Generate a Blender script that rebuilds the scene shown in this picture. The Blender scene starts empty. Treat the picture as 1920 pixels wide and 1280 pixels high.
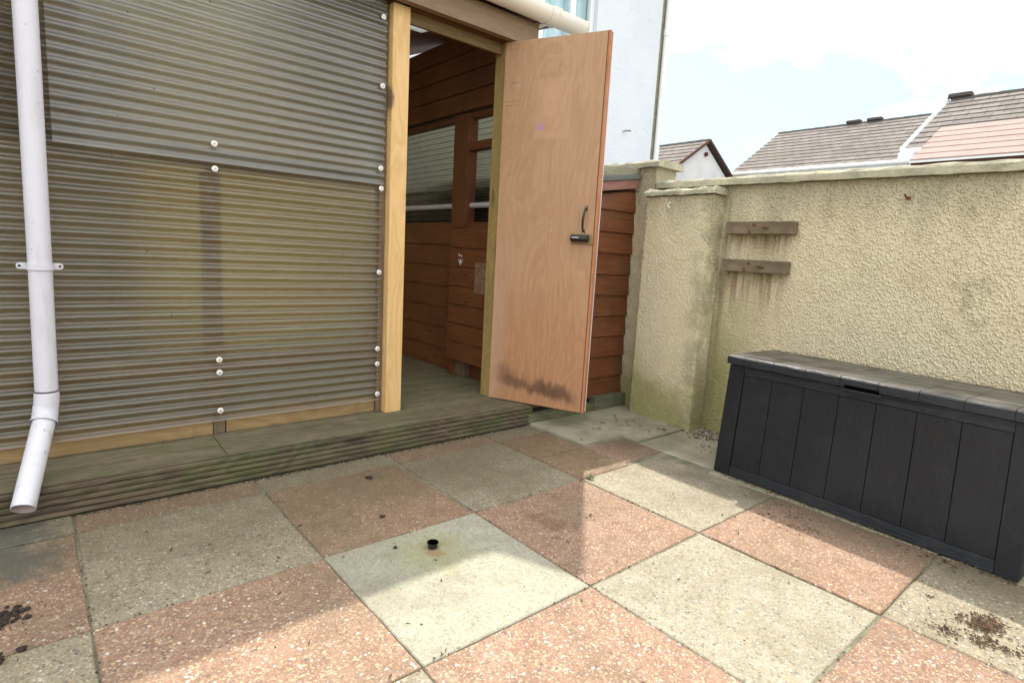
import bpy, math, random
from mathutils import Vector, Matrix, noise as mn
R = math.radians
random.seed(7)
SC = bpy.context.scene
COL = SC.collection

# ------------------------------------------------------------------ camera
cam_d = bpy.data.cameras.new("camera")
cam = bpy.data.objects.new("camera", cam_d); COL.objects.link(cam); SC.camera = cam
F, YAW, PIT, ROL = 1073.37, 0.705204, 0.151325, -0.0550215
cam_d.sensor_width = 36.0; cam_d.sensor_fit = 'HORIZONTAL'
cam_d.lens = 36.0 * F / 1920.0
cam_d.clip_start = 0.02; cam_d.clip_end = 2000
_cy, _sy, _cp, _sp, _cr, _sr = math.cos(YAW), math.sin(YAW), math.cos(PIT), math.sin(PIT), math.cos(ROL), math.sin(ROL)
_f0 = Vector((_sy, _cy, 0)); _r0 = Vector((_cy, -_sy, 0)); _up = Vector((0, 0, 1))
_fw = _cp * _f0 - _sp * _up; _dn0 = -(_cp * _up + _sp * _f0)
_rt = _cr * _r0 + _sr * _dn0; _dn = -_sr * _r0 + _cr * _dn0
_m = Matrix((_rt, -_dn, -_fw)).transposed().to_4x4()
_m.translation = Vector((0, 0, 1.0)); cam.matrix_world = _m

# ------------------------------------------------------------------ light
SUN = Vector((0.50, 0.467, 1.0)).normalized()
el = math.asin(SUN.z); az = math.atan2(SUN.x, SUN.y)
sl = bpy.data.lights.new("sun", 'SUN'); sl.energy = 2.9; sl.angle = R(0.8); sl.color = (1.0, 0.955, 0.88)
so = bpy.data.objects.new("sun", sl); COL.objects.link(so)
so.rotation_euler = SUN.to_track_quat('Z', 'Y').to_euler()
so.location = (6, 6, 12)
SC.view_settings.view_transform = 'Standard'; SC.view_settings.look = 'None'
SC.view_settings.exposure = 0.92; SC.view_settings.gamma = 1.0
W = bpy.data.worlds.new("World"); SC.world = W; W.use_nodes = True
wt = W.node_tree; wt.nodes.clear()


class G:
    """tiny node-graph helper"""
    def __init__(s, nt): s.nt = nt
    def n(s, t, **kw):
        o = s.nt.nodes.new(t)
        for k, v in kw.items(): setattr(o, k, v)
        return o
    def put(s, sock, v):
        if v is None: return
        if isinstance(v, bpy.types.NodeSocket): s.nt.links.new(v, sock)
        elif isinstance(v, (tuple, list)):
            v = tuple(v)
            if sock.type == 'RGBA' and len(v) == 3: v = v + (1,)
            sock.default_value = v
        else: sock.default_value = v
    def m(s, op, a, b=None, c=None, clamp=False):
        o = s.n('ShaderNodeMath', operation=op, use_clamp=clamp)
        for i, v in enumerate((a, b, c)): s.put(o.inputs[i], v)
        return o.outputs[0]
    def mix(s, f, a, b, mode='MIX'):
        o = s.n('ShaderNodeMix', data_type='RGBA', blend_type=mode)
        s.put(o.inputs[0], f); s.put(o.inputs[6], a); s.put(o.inputs[7], b)
        return o.outputs[2]
    def ss(s, v, lo, hi):            # smoothstep
        o = s.n('ShaderNodeMapRange', interpolation_type='SMOOTHSTEP')
        s.put(o.inputs[0], v); s.put(o.inputs[1], lo); s.put(o.inputs[2], hi)
        return o.outputs[0]
    def co(s, kind='Object'): return s.n('ShaderNodeTexCoord').outputs[kind]
    def map(s, v, sc=(1, 1, 1), loc=(0, 0, 0), rot=(0, 0, 0)):
        o = s.n('ShaderNodeMapping'); s.put(o.inputs[0], v)
        o.inputs[1].default_value = loc; o.inputs[2].default_value = rot; o.inputs[3].default_value = sc
        return o.outputs[0]
    def noise(s, v, scale, detail=4, rough=0.55, dist=0.0, out=0):
        o = s.n('ShaderNodeTexNoise'); s.put(o.inputs['Vector'], v)
        o.inputs['Scale'].default_value = scale; o.inputs['Detail'].default_value = detail
        o.inputs['Roughness'].default_value = rough; o.inputs['Distortion'].default_value = dist
        return o.outputs[out]
    def voro(s, v, scale, feature='F1', rnd=1.0, out='Distance'):
        o = s.n('ShaderNodeTexVoronoi', feature=feature); s.put(o.inputs['Vector'], v)
        o.inputs['Scale'].default_value = scale; o.inputs['Randomness'].default_value = rnd
        return o.outputs[out]
    def sep(s, v):
        o = s.n('ShaderNodeSeparateXYZ'); s.put(o.inputs[0], v); return o.outputs
    def ramp(s, f, stops, interp='LINEAR'):
        o = s.n('ShaderNodeValToRGB'); s.put(o.inputs[0], f); r = o.color_ramp; r.interpolation = interp
        while len(r.elements) < len(stops): r.elements.new(0.5)
        for e, (p, c) in zip(r.elements, stops):
            e.position = p; e.color = tuple(c) + (1,) if len(c) == 3 else c
        return o.outputs[0]


g = G(wt)
sky = g.n('ShaderNodeTexSky', sky_type='NISHITA'); sky.sun_disc = False
sky.sun_elevation = el; sky.sun_rotation = az
sky.air_density = 1.0; sky.dust_density = 1.5; sky.ozone_density = 1.0
gen = g.co('Generated')
sx, sy_, sz = g.sep(gen)
warp = g.map(gen, sc=(1, 1, 2.2))
cl = g.noise(g.map(warp, loc=(3.1, 0.4, 1.7)), 2.3, 6, 0.52, 0.25)
cl2 = g.noise(g.map(warp, loc=(0.2, 5.4, 3.1)), 7.0, 5, 0.6)
gap = None
for dv, k0 in (((0.802, 0.557, 0.215), 0.9985), ((0.915, 0.345, 0.21), 0.9975), ((0.871, 0.447, 0.20), 0.9985), ((0.975, 0.12, 0.20), 0.9982)):
    dt = g.n('ShaderNodeVectorMath', operation='DOT_PRODUCT'); g.put(dt.inputs[0], gen); dt.inputs[1].default_value = Vector(dv).normalized()
    gg = g.ss(dt.outputs['Value'], k0 - 0.012, k0)
    gap = gg if gap is None else g.m('MAXIMUM', gap, gg)
cl3 = g.noise(g.map(warp, loc=(1.2, 2.4, 0.1)), 5.0, 6, 0.62, 0.4)
cover = g.ss(g.m('ADD', g.m('SUBTRACT', g.m('MULTIPLY_ADD', cl, 0.4, g.m('MULTIPLY', cl3, 0.6)), g.m('MULTIPLY', gap, 0.238)), g.m('MULTIPLY', g.m('SUBTRACT', cl2, 0.5), 0.10)), 0.28, 0.42)
shade = g.ss(g.noise(g.map(warp, loc=(8.2, 1.1, 0.3)), 3.2, 4, 0.5), 0.45, 0.75)
cloud = g.mix(shade, (10.5, 10.6, 10.8), (4.9, 5.3, 5.9))
skyc = g.mix(0.72, sky.outputs[0], (3.9, 6.5, 7.1))
bg = g.n('ShaderNodeBackground'); g.put(bg.inputs[0], g.mix(cover, skyc, cloud)); bg.inputs[1].default_value = 0.116
wo = g.n('ShaderNodeOutputWorld'); wt.links.new(bg.outputs[0], wo.inputs[0])

# ------------------------------------------------------------------ materials


def fres(g, ior):
    """fresnel that is the same from both sides of a thin sheet"""
    bf = g.n('ShaderNodeNewGeometry').outputs['Backfacing']
    fr = g.n('ShaderNodeFresnel'); g.put(fr.inputs[0], g.m('MULTIPLY_ADD', bf, 1.0 / ior - ior, ior))
    return fr.outputs[0]


def mat(name, fn):
    m = bpy.data.materials.new(name); m.use_nodes = True; nt = m.node_tree; nt.nodes.clear()
    g = G(nt); out = g.n('ShaderNodeOutputMaterial')
    d = fn(g) or {}
    if 'shader' in d: nt.links.new(d['shader'], out.inputs[0])
    else:
        p = g.n('ShaderNodeBsdfPrincipled')
        g.put(p.inputs['Base Color'], d.get('col', (0.5, 0.5, 0.5)))
        g.put(p.inputs['Roughness'], d.get('rough', 0.7))
        g.put(p.inputs['Metallic'], d.get('metal', 0.0))
        g.put(p.inputs['Specular IOR Level'], d.get('spec', 0.4))
        if 'bump' in d:
            b = g.n('ShaderNodeBump'); g.put(b.inputs['Height'], d['bump'])
            b.inputs['Strength'].default_value = 1.0; b.inputs['Distance'].default_value = d.get('bd', 0.002)
            nt.links.new(b.outputs[0], p.inputs['Normal'])
        nt.links.new(p.outputs[0], out.inputs[0])
    if 'disp' in d:
        dd = g.n('ShaderNodeDisplacement'); g.put(dd.inputs['Height'], d['disp'])
        dd.inputs['Midlevel'].default_value = 0.5; dd.inputs['Scale'].default_value = d.get('ds', 0.008)
        nt.links.new(dd.outputs[0], out.inputs['Displacement']); m.displacement_method = 'BOTH'
    return m


def wood(name, light, dark, axis='x', grain=1.0, green=0.0, rough=0.7, knots=True, contrast=1.0, bd=0.0008, seed=0.0):
    def fn(g):
        c = g.map(g.co(), loc=(seed, seed * 1.7, seed * 0.6))
        big = {'x': (1.2, 14, 14), 'y': (14, 1.2, 14), 'z': (14, 14, 1.2)}[axis]
        fine = {'x': (5, 130, 130), 'y': (130, 5, 130), 'z': (130, 130, 5)}[axis]
        kn = {'x': (2.0, 7, 7), 'y': (7, 2.0, 7), 'z': (7, 7, 2.0)}[axis]
        n0 = g.noise(g.map(c, sc=kn), 1.0, 3, 0.5, 0.6)
        n1 = g.noise(g.map(c, sc=big), 1.0 * grain, 4, 0.6, 0.5)
        n2 = g.noise(g.map(c, sc=fine), 1.0 * grain, 3, 0.7)
        rings = g.m('FRACT', g.m('MULTIPLY', n0, 9.0))
        rings = g.m('ABSOLUTE', g.m('SUBTRACT', rings, 0.5))
        f = g.m('ADD', g.m('MULTIPLY', n1, 0.5), g.m('ADD', g.m('MULTIPLY', n2, 0.35), g.m('MULTIPLY', rings, 0.3)))
        col = g.mix(g.ss(f, 0.5 - 0.25 / contrast, 0.5 + 0.3 / contrast), dark, light)
        if knots:
            k = g.voro(g.map(c, sc=kn), 0.8)
            col = g.mix(g.m('MULTIPLY', g.ss(k, 0.13, 0.04), 0.7), col, tuple(x * 0.35 for x in dark))
        if green:
            gn = g.noise(c, 6, 5, 0.6)
            col = g.mix(g.m('MULTIPLY', g.ss(gn, 0.42, 0.66), green), col, (0.085, 0.11, 0.03))
            gd = g.noise(g.map(c, loc=(4, 2, 1)), 11, 5, 0.65)
            col = g.mix(g.m('MULTIPLY', g.ss(gd, 0.5, 0.75), green * 0.8), col, (0.03, 0.03, 0.022))
        return dict(col=col, rough=rough, bump=f, bd=bd)
    return mat(name, fn)


M = {}
M['pine'] = wood('pine', (0.66, 0.42, 0.17), (0.40, 0.235, 0.08), 'z', knots=True)


def post_fn(g):
    c = g.co(); x, y, z = g.sep(c)
    n0 = g.noise(g.map(c, sc=(9, 9, 1.6)), 1.0, 3, 0.5, 0.8)
    rings = g.m('ABSOLUTE', g.m('SUBTRACT', g.m('FRACT', g.m('MULTIPLY', n0, 8.0)), 0.5))
    n2 = g.noise(g.map(c, sc=(150, 150, 5)), 1.0, 3, 0.7)
    f = g.m('ADD', g.m('MULTIPLY', rings, 1.0), g.m('MULTIPLY', n2, 0.5))
    col = g.mix(g.ss(f, 0.15, 0.85), (0.60, 0.38, 0.15), (0.70, 0.47, 0.21))
    # torn dark knot at the upper left edge and a weathered foot
    e = g.ss(g.m('ADD', g.m('MULTIPLY', g.m('ABSOLUTE', g.m('SUBTRACT', z, 1.72)), 5.0), g.m('ADD', g.m('MULTIPLY', g.m('ADD', x, 0.05), 20), g.m('MULTIPLY', g.noise(c, 25, 3), 0.7))), 0.9, 0.5)
    col = g.mix(g.m('MULTIPLY', e, 0.85), col, (0.09, 0.06, 0.04))
    k = g.m('SQRT', g.m('ADD', g.m('POWER', g.m('MULTIPLY', g.m('SUBTRACT', x, 0.045), 30), 2), g.m('POWER', g.m('MULTIPLY', g.m('SUBTRACT', z, 1.27), 18), 2)))
    col = g.mix(g.m('MULTIPLY', g.ss(g.m('ADD', k, g.m('MULTIPLY', n0, 0.5)), 1.1, 0.2), 0.45), col, (0.36, 0.19, 0.06))
    foot = g.ss(g.m('ADD', z, g.m('MULTIPLY', g.noise(c, 14, 4), 0.25)), 0.26, 0.1)
    col = g.mix(g.m('MULTIPLY', foot, 0.6), col, (0.20, 0.20, 0.06))
    return dict(col=col, rough=0.6, bump=f, bd=0.0006)


M['post'] = mat('post_pine', post_fn)
M['plate'] = wood('plate_pine', (0.36, 0.25, 0.115), (0.20, 0.13, 0.055), 'x')
M['beam'] = wood('planed_beam', (0.30, 0.205, 0.13), (0.18, 0.12, 0.072), 'x', contrast=0.7, knots=False)
M['lintel'] = wood('lintel_wood', (0.22, 0.14, 0.055), (0.13, 0.08, 0.03), 'x', knots=False)
M['jamb'] = wood('jamb_wood', (0.40, 0.29, 0.11), (0.27, 0.18, 0.06), 'z', green=0.15)
M['stud'] = wood('stud_wood', (0.20, 0.14, 0.09), (0.11, 0.075, 0.045), 'z')
M['deck'] = wood('deck_wood', (0.20, 0.17, 0.105), (0.09, 0.075, 0.045), 'x', green=0.30, rough=0.85, contrast=1.0, bd=0.0015)
M['fascia'] = wood('deck_fascia_wood', (0.19, 0.145, 0.09), (0.055, 0.043, 0.028), 'x', green=0.52, rough=0.9, contrast=1.2, bd=0.0015, seed=3.3)
M['kerbwood'] = wood('green_timber', (0.20, 0.20, 0.12), (0.09, 0.09, 0.055), 'x', green=0.7, rough=0.9)
M['batten'] = wood('grey_batten', (0.25, 0.19, 0.12), (0.11, 0.08, 0.05), 'y', green=0.25, rough=0.85)
M['greyboard'] = wood('grey_board', (0.34, 0.32, 0.22), (0.20, 0.19, 0.13), 'x', green=0.35, rough=0.85)


def red_fn(axis, bright=1.0, green=0.25):
    def fn(g):
        c = g.co()
        fine = {'x': (4, 90, 90), 'y': (90, 4, 90), 'z': (90, 90, 4)}[axis]
        n1 = g.noise(g.map(c, sc=fine), 1, 4, 0.7)
        n2 = g.noise(c, 3.5, 4, 0.6)
        col = g.mix(g.ss(n1, 0.3, 0.7), tuple(v * bright for v in (0.130, 0.041, 0.015)), tuple(v * bright for v in (0.215, 0.076, 0.026)))
        col = g.mix(g.m('MULTIPLY', g.ss(n2, 0.45, 0.7), 0.5), col, tuple(v * bright for v in (0.095, 0.03, 0.014)))
        if green:
            gn = g.noise(g.map(c, loc=(2, 5, 1)), 5, 5, 0.65)
            col = g.mix(g.m('MULTIPLY', g.ss(gn, 0.48, 0.7), green), col, (0.075, 0.06, 0.025))
        k = g.voro(g.map(c, sc={'x': (2, 9, 9), 'y': (9, 2, 9), 'z': (9, 9, 2)}[axis]), 1.1)
        col = g.mix(g.m('MULTIPLY', g.ss(k, 0.12, 0.03), 0.6), col, (0.03, 0.01, 0.006))
        return dict(col=col, rough=g.m('MULTIPLY_ADD', n1, 0.25, 0.45), bump=n1, bd=0.0007)
    return fn


M['redx'] = mat('red_stain_x', red_fn('x', 0.95, 0.6))
M['redy'] = mat('red_stain_y', red_fn('y', 0.95, 0.2))
M['redz'] = mat('red_stain_z', red_fn('z', 0.95, 0.1))
M['redpale'] = wood('red_faded', (0.30, 0.15, 0.115), (0.20, 0.085, 0.065), 'x', knots=False)


def door_fn(g):
    c = g.co(); x, y, z = g.sep(c)
    n0 = g.noise(g.map(c, sc=(3.4, 1, 0.8)), 1.2, 4, 0.55, 1.4)
    rings = g.m('ABSOLUTE', g.m('SUBTRACT', g.m('FRACT', g.m('MULTIPLY', n0, 11.0)), 0.5))
    n1 = g.noise(g.map(c, sc=(60, 60, 3)), 1.0, 4, 0.65)
    n3 = g.noise(g.map(c, sc=(260, 260, 12)), 1.0, 2, 0.6)
    n4 = g.noise(c, 2.3, 3, 0.5)
    f = g.m('ADD', g.m('MULTIPLY', rings, 0.35), g.m('ADD', g.m('MULTIPLY', n1, 0.45), g.m('MULTIPLY', n3, 0.3)))
    col = g.mix(g.ss(f, 0.2, 0.85), (0.37, 0.21, 0.11), (0.50, 0.32, 0.185))
    col = g.mix(g.m('MULTIPLY', g.ss(z, 1.1, 0.2), 0.65), col, g.mix(g.ss(f, 0.2, 0.85), (0.34, 0.145, 0.06), (0.46, 0.23, 0.105)))
    col = g.mix(g.m('MULTIPLY', g.ss(n4, 0.4, 0.7), 0.3), col, (0.38, 0.20, 0.11))
    # paler left border low down where the sheet has bleached
    col = g.mix(g.m('MULTIPLY', g.m('MULTIPLY', g.ss(x, 0.14, 0.0), g.ss(z, 1.15, 0.5)), 0.35), col, (0.50, 0.36, 0.27))
    # little cross cracks along the hinge edge
    cr = g.noise(g.map(c, sc=(4, 1, 90)), 1.0, 2, 0.5)
    crm = g.m('MULTIPLY', g.ss(cr, 0.62, 0.70), g.m('MULTIPLY', g.ss(x, 0.13, 0.02), g.ss(z, 1.1, 1.3)))
    col = g.mix(g.m('MULTIPLY', crm, 0.6), col, (0.17, 0.085, 0.045))
    # ghost of a notice that has been taken down
    gx = g.m('MULTIPLY', g.ss(x, 0.205, 0.212), g.ss(x, 0.416, 0.409)); gz = g.m('MULTIPLY', g.ss(z, 1.505, 1.515), g.ss(z, 1.83, 1.82))
    col = g.mix(g.m('MULTIPLY', g.m('MULTIPLY', gx, gz), 0.20), col, (0.62, 0.36, 0.25))
    # violet smudge
    d = g.m('SQRT', g.m('ADD', g.m('POWER', g.m('SUBTRACT', x, 0.24), 2), g.m('POWER', g.m('SUBTRACT', z, 1.568), 2)))
    col = g.mix(g.m('MULTIPLY', g.ss(d, 0.03, 0.006), 0.6), col, (0.42, 0.17, 0.48))
    # black mould along the bottom, with spiky top edge
    st = g.noise(g.map(c, sc=(38, 1, 3.0)), 1.0, 5, 0.75)
    sb = g.noise(g.map(c, sc=(5, 1, 5)), 1.0, 3, 0.6)
    line = g.m('MULTIPLY_ADD', x, -0.13, 0.135)
    dz = g.m('SUBTRACT', z, line)
    up = g.m('MULTIPLY_ADD', st, 0.14, g.m('MULTIPLY_ADD', sb, 0.20, g.m('MULTIPLY_ADD', g.ss(x, 0.30, 0.08), 0.03, -0.135)))
    lo = g.m('MULTIPLY_ADD', st, 0.11, -0.095)
    mould = g.m('MULTIPLY', g.ss(g.m('SUBTRACT', dz, up), 0.045, -0.03), g.ss(g.m('SUBTRACT', dz, lo), -0.006, 0.035))
    mould = g.m('MULTIPLY', mould, g.m('MULTIPLY', g.ss(x, 0.0, 0.14), g.ss(x, 0.59, 0.50)))
    col = g.mix(g.m('MULTIPLY', mould, g.m('MULTIPLY_ADD', sb, 0.9, 0.16), clamp=True), col, (0.045, 0.022, 0.018))
    return dict(col=col, rough=0.5, bump=f, bd=0.0004, spec=0.35)


M['door'] = mat('door_plywood', door_fn)
M['lipping'] = wood('door_lipping', (0.50, 0.22, 0.10), (0.34, 0.13, 0.055), 'z', knots=False)


def white_fn(base, dirt=0.3, rough=0.35, ax=(8, 8, 1.5)):
    def fn(g):
        c = g.co(); n = g.noise(g.map(c, sc=ax), 3.0, 5, 0.65); n2 = g.noise(c, 40, 3, 0.6)
        col = g.mix(g.m('MULTIPLY', g.ss(n, 0.5, 0.8), dirt), base, tuple(v * w for v, w in zip(base, (0.62, 0.62, 0.52))))
        col = g.mix(g.m('MULTIPLY', g.ss(n2, 0.66, 0.76), dirt * 1.2), col, (0.16, 0.15, 0.10))
        return dict(col=col, rough=rough, spec=0.5)
    return fn


M['pvc'] = mat('white_pvc', white_fn((0.60, 0.59, 0.65), 0.4, 0.3))
M['gutter'] = mat('gutter_pvc', white_fn((0.80, 0.74, 0.66), 0.25, 0.35, (1.5, 8, 8)))
M['pvcdirty'] = mat('white_pvc_dirty', white_fn((0.62, 0.62, 0.66), 0.7, 0.35))
M['pvcin'] = mat('pipe_inside', lambda g: dict(col=(0.42, 0.33, 0.30), rough=0.7))
M['uvpc'] = mat('window_frame_white', white_fn((0.80, 0.81, 0.82), 0.08, 0.3))
M['dark'] = mat('dark_gap', lambda g: dict(col=(0.03, 0.025, 0.02), rough=0.9))
M['iron'] = mat('black_iron', lambda g: dict(col=(0.018, 0.016, 0.016), rough=0.35, bump=g.noise(g.co(), 120, 3), bd=0.0006))
M['steel'] = mat('screw_steel', lambda g: dict(col=(0.45, 0.43, 0.40), rough=0.4, metal=0.9))
M['washer'] = mat('washer_plastic', lambda g: dict(col=(0.78, 0.77, 0.72), rough=0.4))
M['label'] = mat('printed_white', lambda g: dict(col=(0.75, 0.78, 0.78), rough=0.5))
M['rustnail'] = mat('rusty_iron', lambda g: dict(col=g.mix(g.ss(g.noise(g.co(), 60), 0.4, 0.6), (0.20, 0.07, 0.03), (0.07, 0.04, 0.03)), rough=0.8))


def sheet_fn(tint, trans, diff, transl, gl, gr=0.24, dc=1.0, rr=0.42):
    """smoky twin-tone polycarbonate: see-through, milky with dirt, glossy"""
    def fn(g):
        c = g.co()
        tr = g.n('ShaderNodeBsdfRefraction'); tr.inputs['IOR'].default_value = 1.18
        tr.inputs['Roughness'].default_value = rr; g.put(tr.inputs[0], tint)
        tp = g.n('ShaderNodeBsdfTransparent'); g.put(tp.inputs[0], tint)
        tl = g.n('ShaderNodeBsdfTranslucent'); g.put(tl.inputs[0], tuple(v * 0.8 for v in tint))
        df = g.n('ShaderNodeBsdfDiffuse')
        n = g.noise(g.map(c, sc=(1.2, 5, 9)), 2.0, 5, 0.65)
        n2 = g.noise(g.map(c, sc=(0.6, 12, 12)), 1.0, 3, 0.6)
        dot = g.ss(g.voro(g.map(c, sc=(1, 1, 1)), 9), 0.055, 0.03)
        g.put(df.inputs[0], g.mix(dot, g.mix(g.ss(n, 0.35, 0.7), tuple(v * dc for v in (0.22, 0.20, 0.14)), tuple(v * dc for v in (0.34, 0.32, 0.24))), (0.03, 0.02, 0.015)))
        a = g.n('ShaderNodeMixShader'); a.inputs[0].default_value = trans[1]
        g.nt.links.new(tp.outputs[0], a.inputs[1]); g.nt.links.new(tr.outputs[0], a.inputs[2])
        b = g.n('ShaderNodeMixShader'); b.inputs[0].default_value = transl
        g.nt.links.new(a.outputs[0], b.inputs[1]); g.nt.links.new(tl.outputs[0], b.inputs[2])
        d = g.n('ShaderNodeMixShader')
        g.put(d.inputs[0], g.m('ADD', g.m('MULTIPLY_ADD', n2, 0.16, diff - 0.08), g.m('MULTIPLY', dot, 0.6), clamp=True))
        g.nt.links.new(b.outputs[0], d.inputs[1]); g.nt.links.new(df.outputs[0], d.inputs[2])
        gs = g.n('ShaderNodeBsdfGlossy'); gs.inputs['Roughness'].default_value = gr
        gs.inputs[0].default_value = (0.96, 0.97, 0.97, 1)
        e = g.n('ShaderNodeMixShader'); g.put(e.inputs[0], g.m('MULTIPLY', fres(g, 1.58), gl, clamp=True))
        g.nt.links.new(d.outputs[0], e.inputs[1]); g.nt.links.new(gs.outputs[0], e.inputs[2])
        return dict(shader=e.outputs[0])
    return fn


M['sheet'] = mat('smoked_corrugated_plastic', sheet_fn((0.84, 0.76, 0.50), (0, 0.85), 0.17, 0.20, 1.45, 0.31, 0.95, 0.75))
M['sheetup'] = mat('smoked_corrugated_plastic_upper', sheet_fn((0.50, 0.49, 0.42), (0, 0.92), 0.22, 0.18, 2.0, 0.40, 0.95, 0.85))
M['sheetdark'] = mat('smoked_corrugated_plastic_dark', sheet_fn((0.42, 0.34, 0.22), (0, 0.8), 0.14, 0.15, 0.9, 0.3, 0.7))
M['sheetin'] = mat('smoked_corrugated_plastic_inner', sheet_fn((0.27, 0.255, 0.18), (0, 0.5), 0.08, 0.22, 1.0))
M['rooflight'] = mat('clear_roof_plastic', sheet_fn((0.9, 0.9, 0.85), (0, 0.5), 0.08, 0.45, 1.0))


def render_fn(kind):
    """roughcast render, cream painted; kind 'wall' has the stains of the garden side"""
    def fn(g):
        c = g.n('ShaderNodeNewGeometry').outputs['Position']
        x, y, z = g.sep(c)
        wc = g.n('ShaderNodeVectorMath', operation='ADD'); g.put(wc.inputs[0], c)
        ws = g.n('ShaderNodeVectorMath', operation='SCALE'); g.put(ws.inputs[0], g.noise(c, 40, 2, out=1)); ws.inputs['Scale'].default_value = 0.012
        g.put(wc.inputs[1], ws.outputs[0])
        v1 = g.voro(wc.outputs[0], 96)
        v2 = g.noise(c, 85, 4, 0.7)
        h = g.m('ADD', g.m('MULTIPLY', g.ss(v1, 0.62, 0.10), 0.62), g.m('MULTIPLY', v2, 0.40))
        h = g.m('ADD', h, g.m('MULTIPLY', g.m('SUBTRACT', g.noise(c, 7, 3), 0.5), 0.35))
        n1 = g.noise(c, 2.4, 5, 0.62); n2 = g.noise(g.map(c, loc=(5, 3, 1)), 7.5, 5, 0.65)
        base = g.mix(g.ss(n1, 0.35, 0.68), (0.74, 0.665, 0.46), (0.71, 0.61, 0.41))
        base = g.mix(g.m('MULTIPLY', g.ss(n2, 0.45, 0.75), 0.30), base, (0.48, 0.42, 0.26))
        # dirt stays in the hollows of the render
        base = g.mix(g.m('MULTIPLY', g.ss(h, 0.62, 0.40), 0.28), base, (0.40, 0.34, 0.20))
        # green algae rising from the ground
        al = g.ss(g.m('ADD', z, g.m('MULTIPLY', g.m('SUBTRACT', n1, 0.5), 0.9)), 0.42, 0.02)
        if kind == 'wall':
            cor = g.m('MULTIPLY', g.ss(y, 1.42, 1.80), g.ss(g.m('ADD', z, g.m('MULTIPLY', n2, 0.5)), 1.35, 0.55))
            al = g.m('MAXIMUM', al, g.m('MULTIPLY', cor, 1.15), None)
        col = g.mix(g.m('MULTIPLY', al, 0.8), base, (0.26, 0.25, 0.085))
        # grey weathering below the coping
        gs = g.noise(g.map(c, sc=(9, 9, 1.0)), 1.0, 4, 0.6)
        tp = g.m('MULTIPLY', g.ss(g.m('ADD', z, g.m('MULTIPLY', gs, 0.55)), 1.42, 1.78), 0.6)
        col = g.mix(tp, col, (0.26, 0.245, 0.17))
        if kind == 'wall':
            # dark blotches
            bl = g.m('MULTIPLY', g.ss(n2, 0.55, 0.68), g.ss(g.m('ABSOLUTE', g.m('SUBTRACT', y, 0.62)), 0.22, 0.02))
            col = g.mix(g.m('MULTIPLY', bl, 0.35), col, (0.20, 0.18, 0.12))
            # rust and algae runs below the two battens
            run = g.noise(g.map(c, sc=(1, 26, 1.6)), 1.0, 5, 0.7)
            by = g.m('MULTIPLY', g.ss(y, 1.40, 1.47), g.ss(y, 1.84, 1.80))
            for zt, ln in ((1.17, 0.16), (0.975, 0.34)):
                mz = g.m('MULTIPLY', g.ss(z, zt - ln, zt), g.ss(z, zt + 0.02, zt))
                col = g.mix(g.m('MULTIPLY', g.m('MULTIPLY', g.m('MULTIPLY', by, mz), g.ss(run, 0.36, 0.62)), 0.8), col, (0.20, 0.125, 0.06))
            # dark run in the corner with the pier
            col = g.mix(g.m('MULTIPLY', g.m('MULTIPLY', g.ss(y, 1.755, 1.80), g.ss(run, 0.3, 0.6)), 0.55), col, (0.16, 0.15, 0.09))
        if kind == 'pier':
            e = g.m('MULTIPLY', g.ss(y, 2.0, 1.85), g.ss(n2, 0.42, 0.6))
            col = g.mix(g.m('MULTIPLY', e, 0.45), col, (0.23, 0.22, 0.12))
            e2 = g.m('MULTIPLY', g.ss(x, 3.0, 3.02), g.ss(n1, 0.3, 0.55))
            col = g.mix(g.m('MULTIPLY', e2, 0.22), col, (0.30, 0.28, 0.15))
        return dict(col=col, rough=0.9, spec=0.2, disp=h, ds=0.0095)
    return fn


M['roughwall'] = mat('roughcast_wall', render_fn('wall'))
M['roughpier'] = mat('roughcast_pier', render_fn('pier'))
M['roughtall'] = mat('roughcast_tall', render_fn('tall'))


def coping_fn(g):
    c = g.co(); n = g.noise(c, 9, 6, 0.7); n2 = g.noise(c, 45, 4, 0.65); n3 = g.noise(g.map(c, sc=(3, 1, 3)), 3.0, 4)
    col = g.mix(g.ss(n, 0.35, 0.65), (0.48, 0.45, 0.32), (0.34, 0.325, 0.24))
    col = g.mix(g.m('MULTIPLY', g.ss(n3, 0.52, 0.70), 0.5), col, (0.17, 0.17, 0.10))
    col = g.mix(g.m('MULTIPLY', g.ss(n2, 0.6, 0.72), 0.6), col, (0.58, 0.56, 0.42))
    return dict(col=col, rough=0.95, bump=g.m('ADD', n, n2), bd=0.006, spec=0.2)


M['coping'] = mat('coping_concrete', coping_fn)


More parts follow.
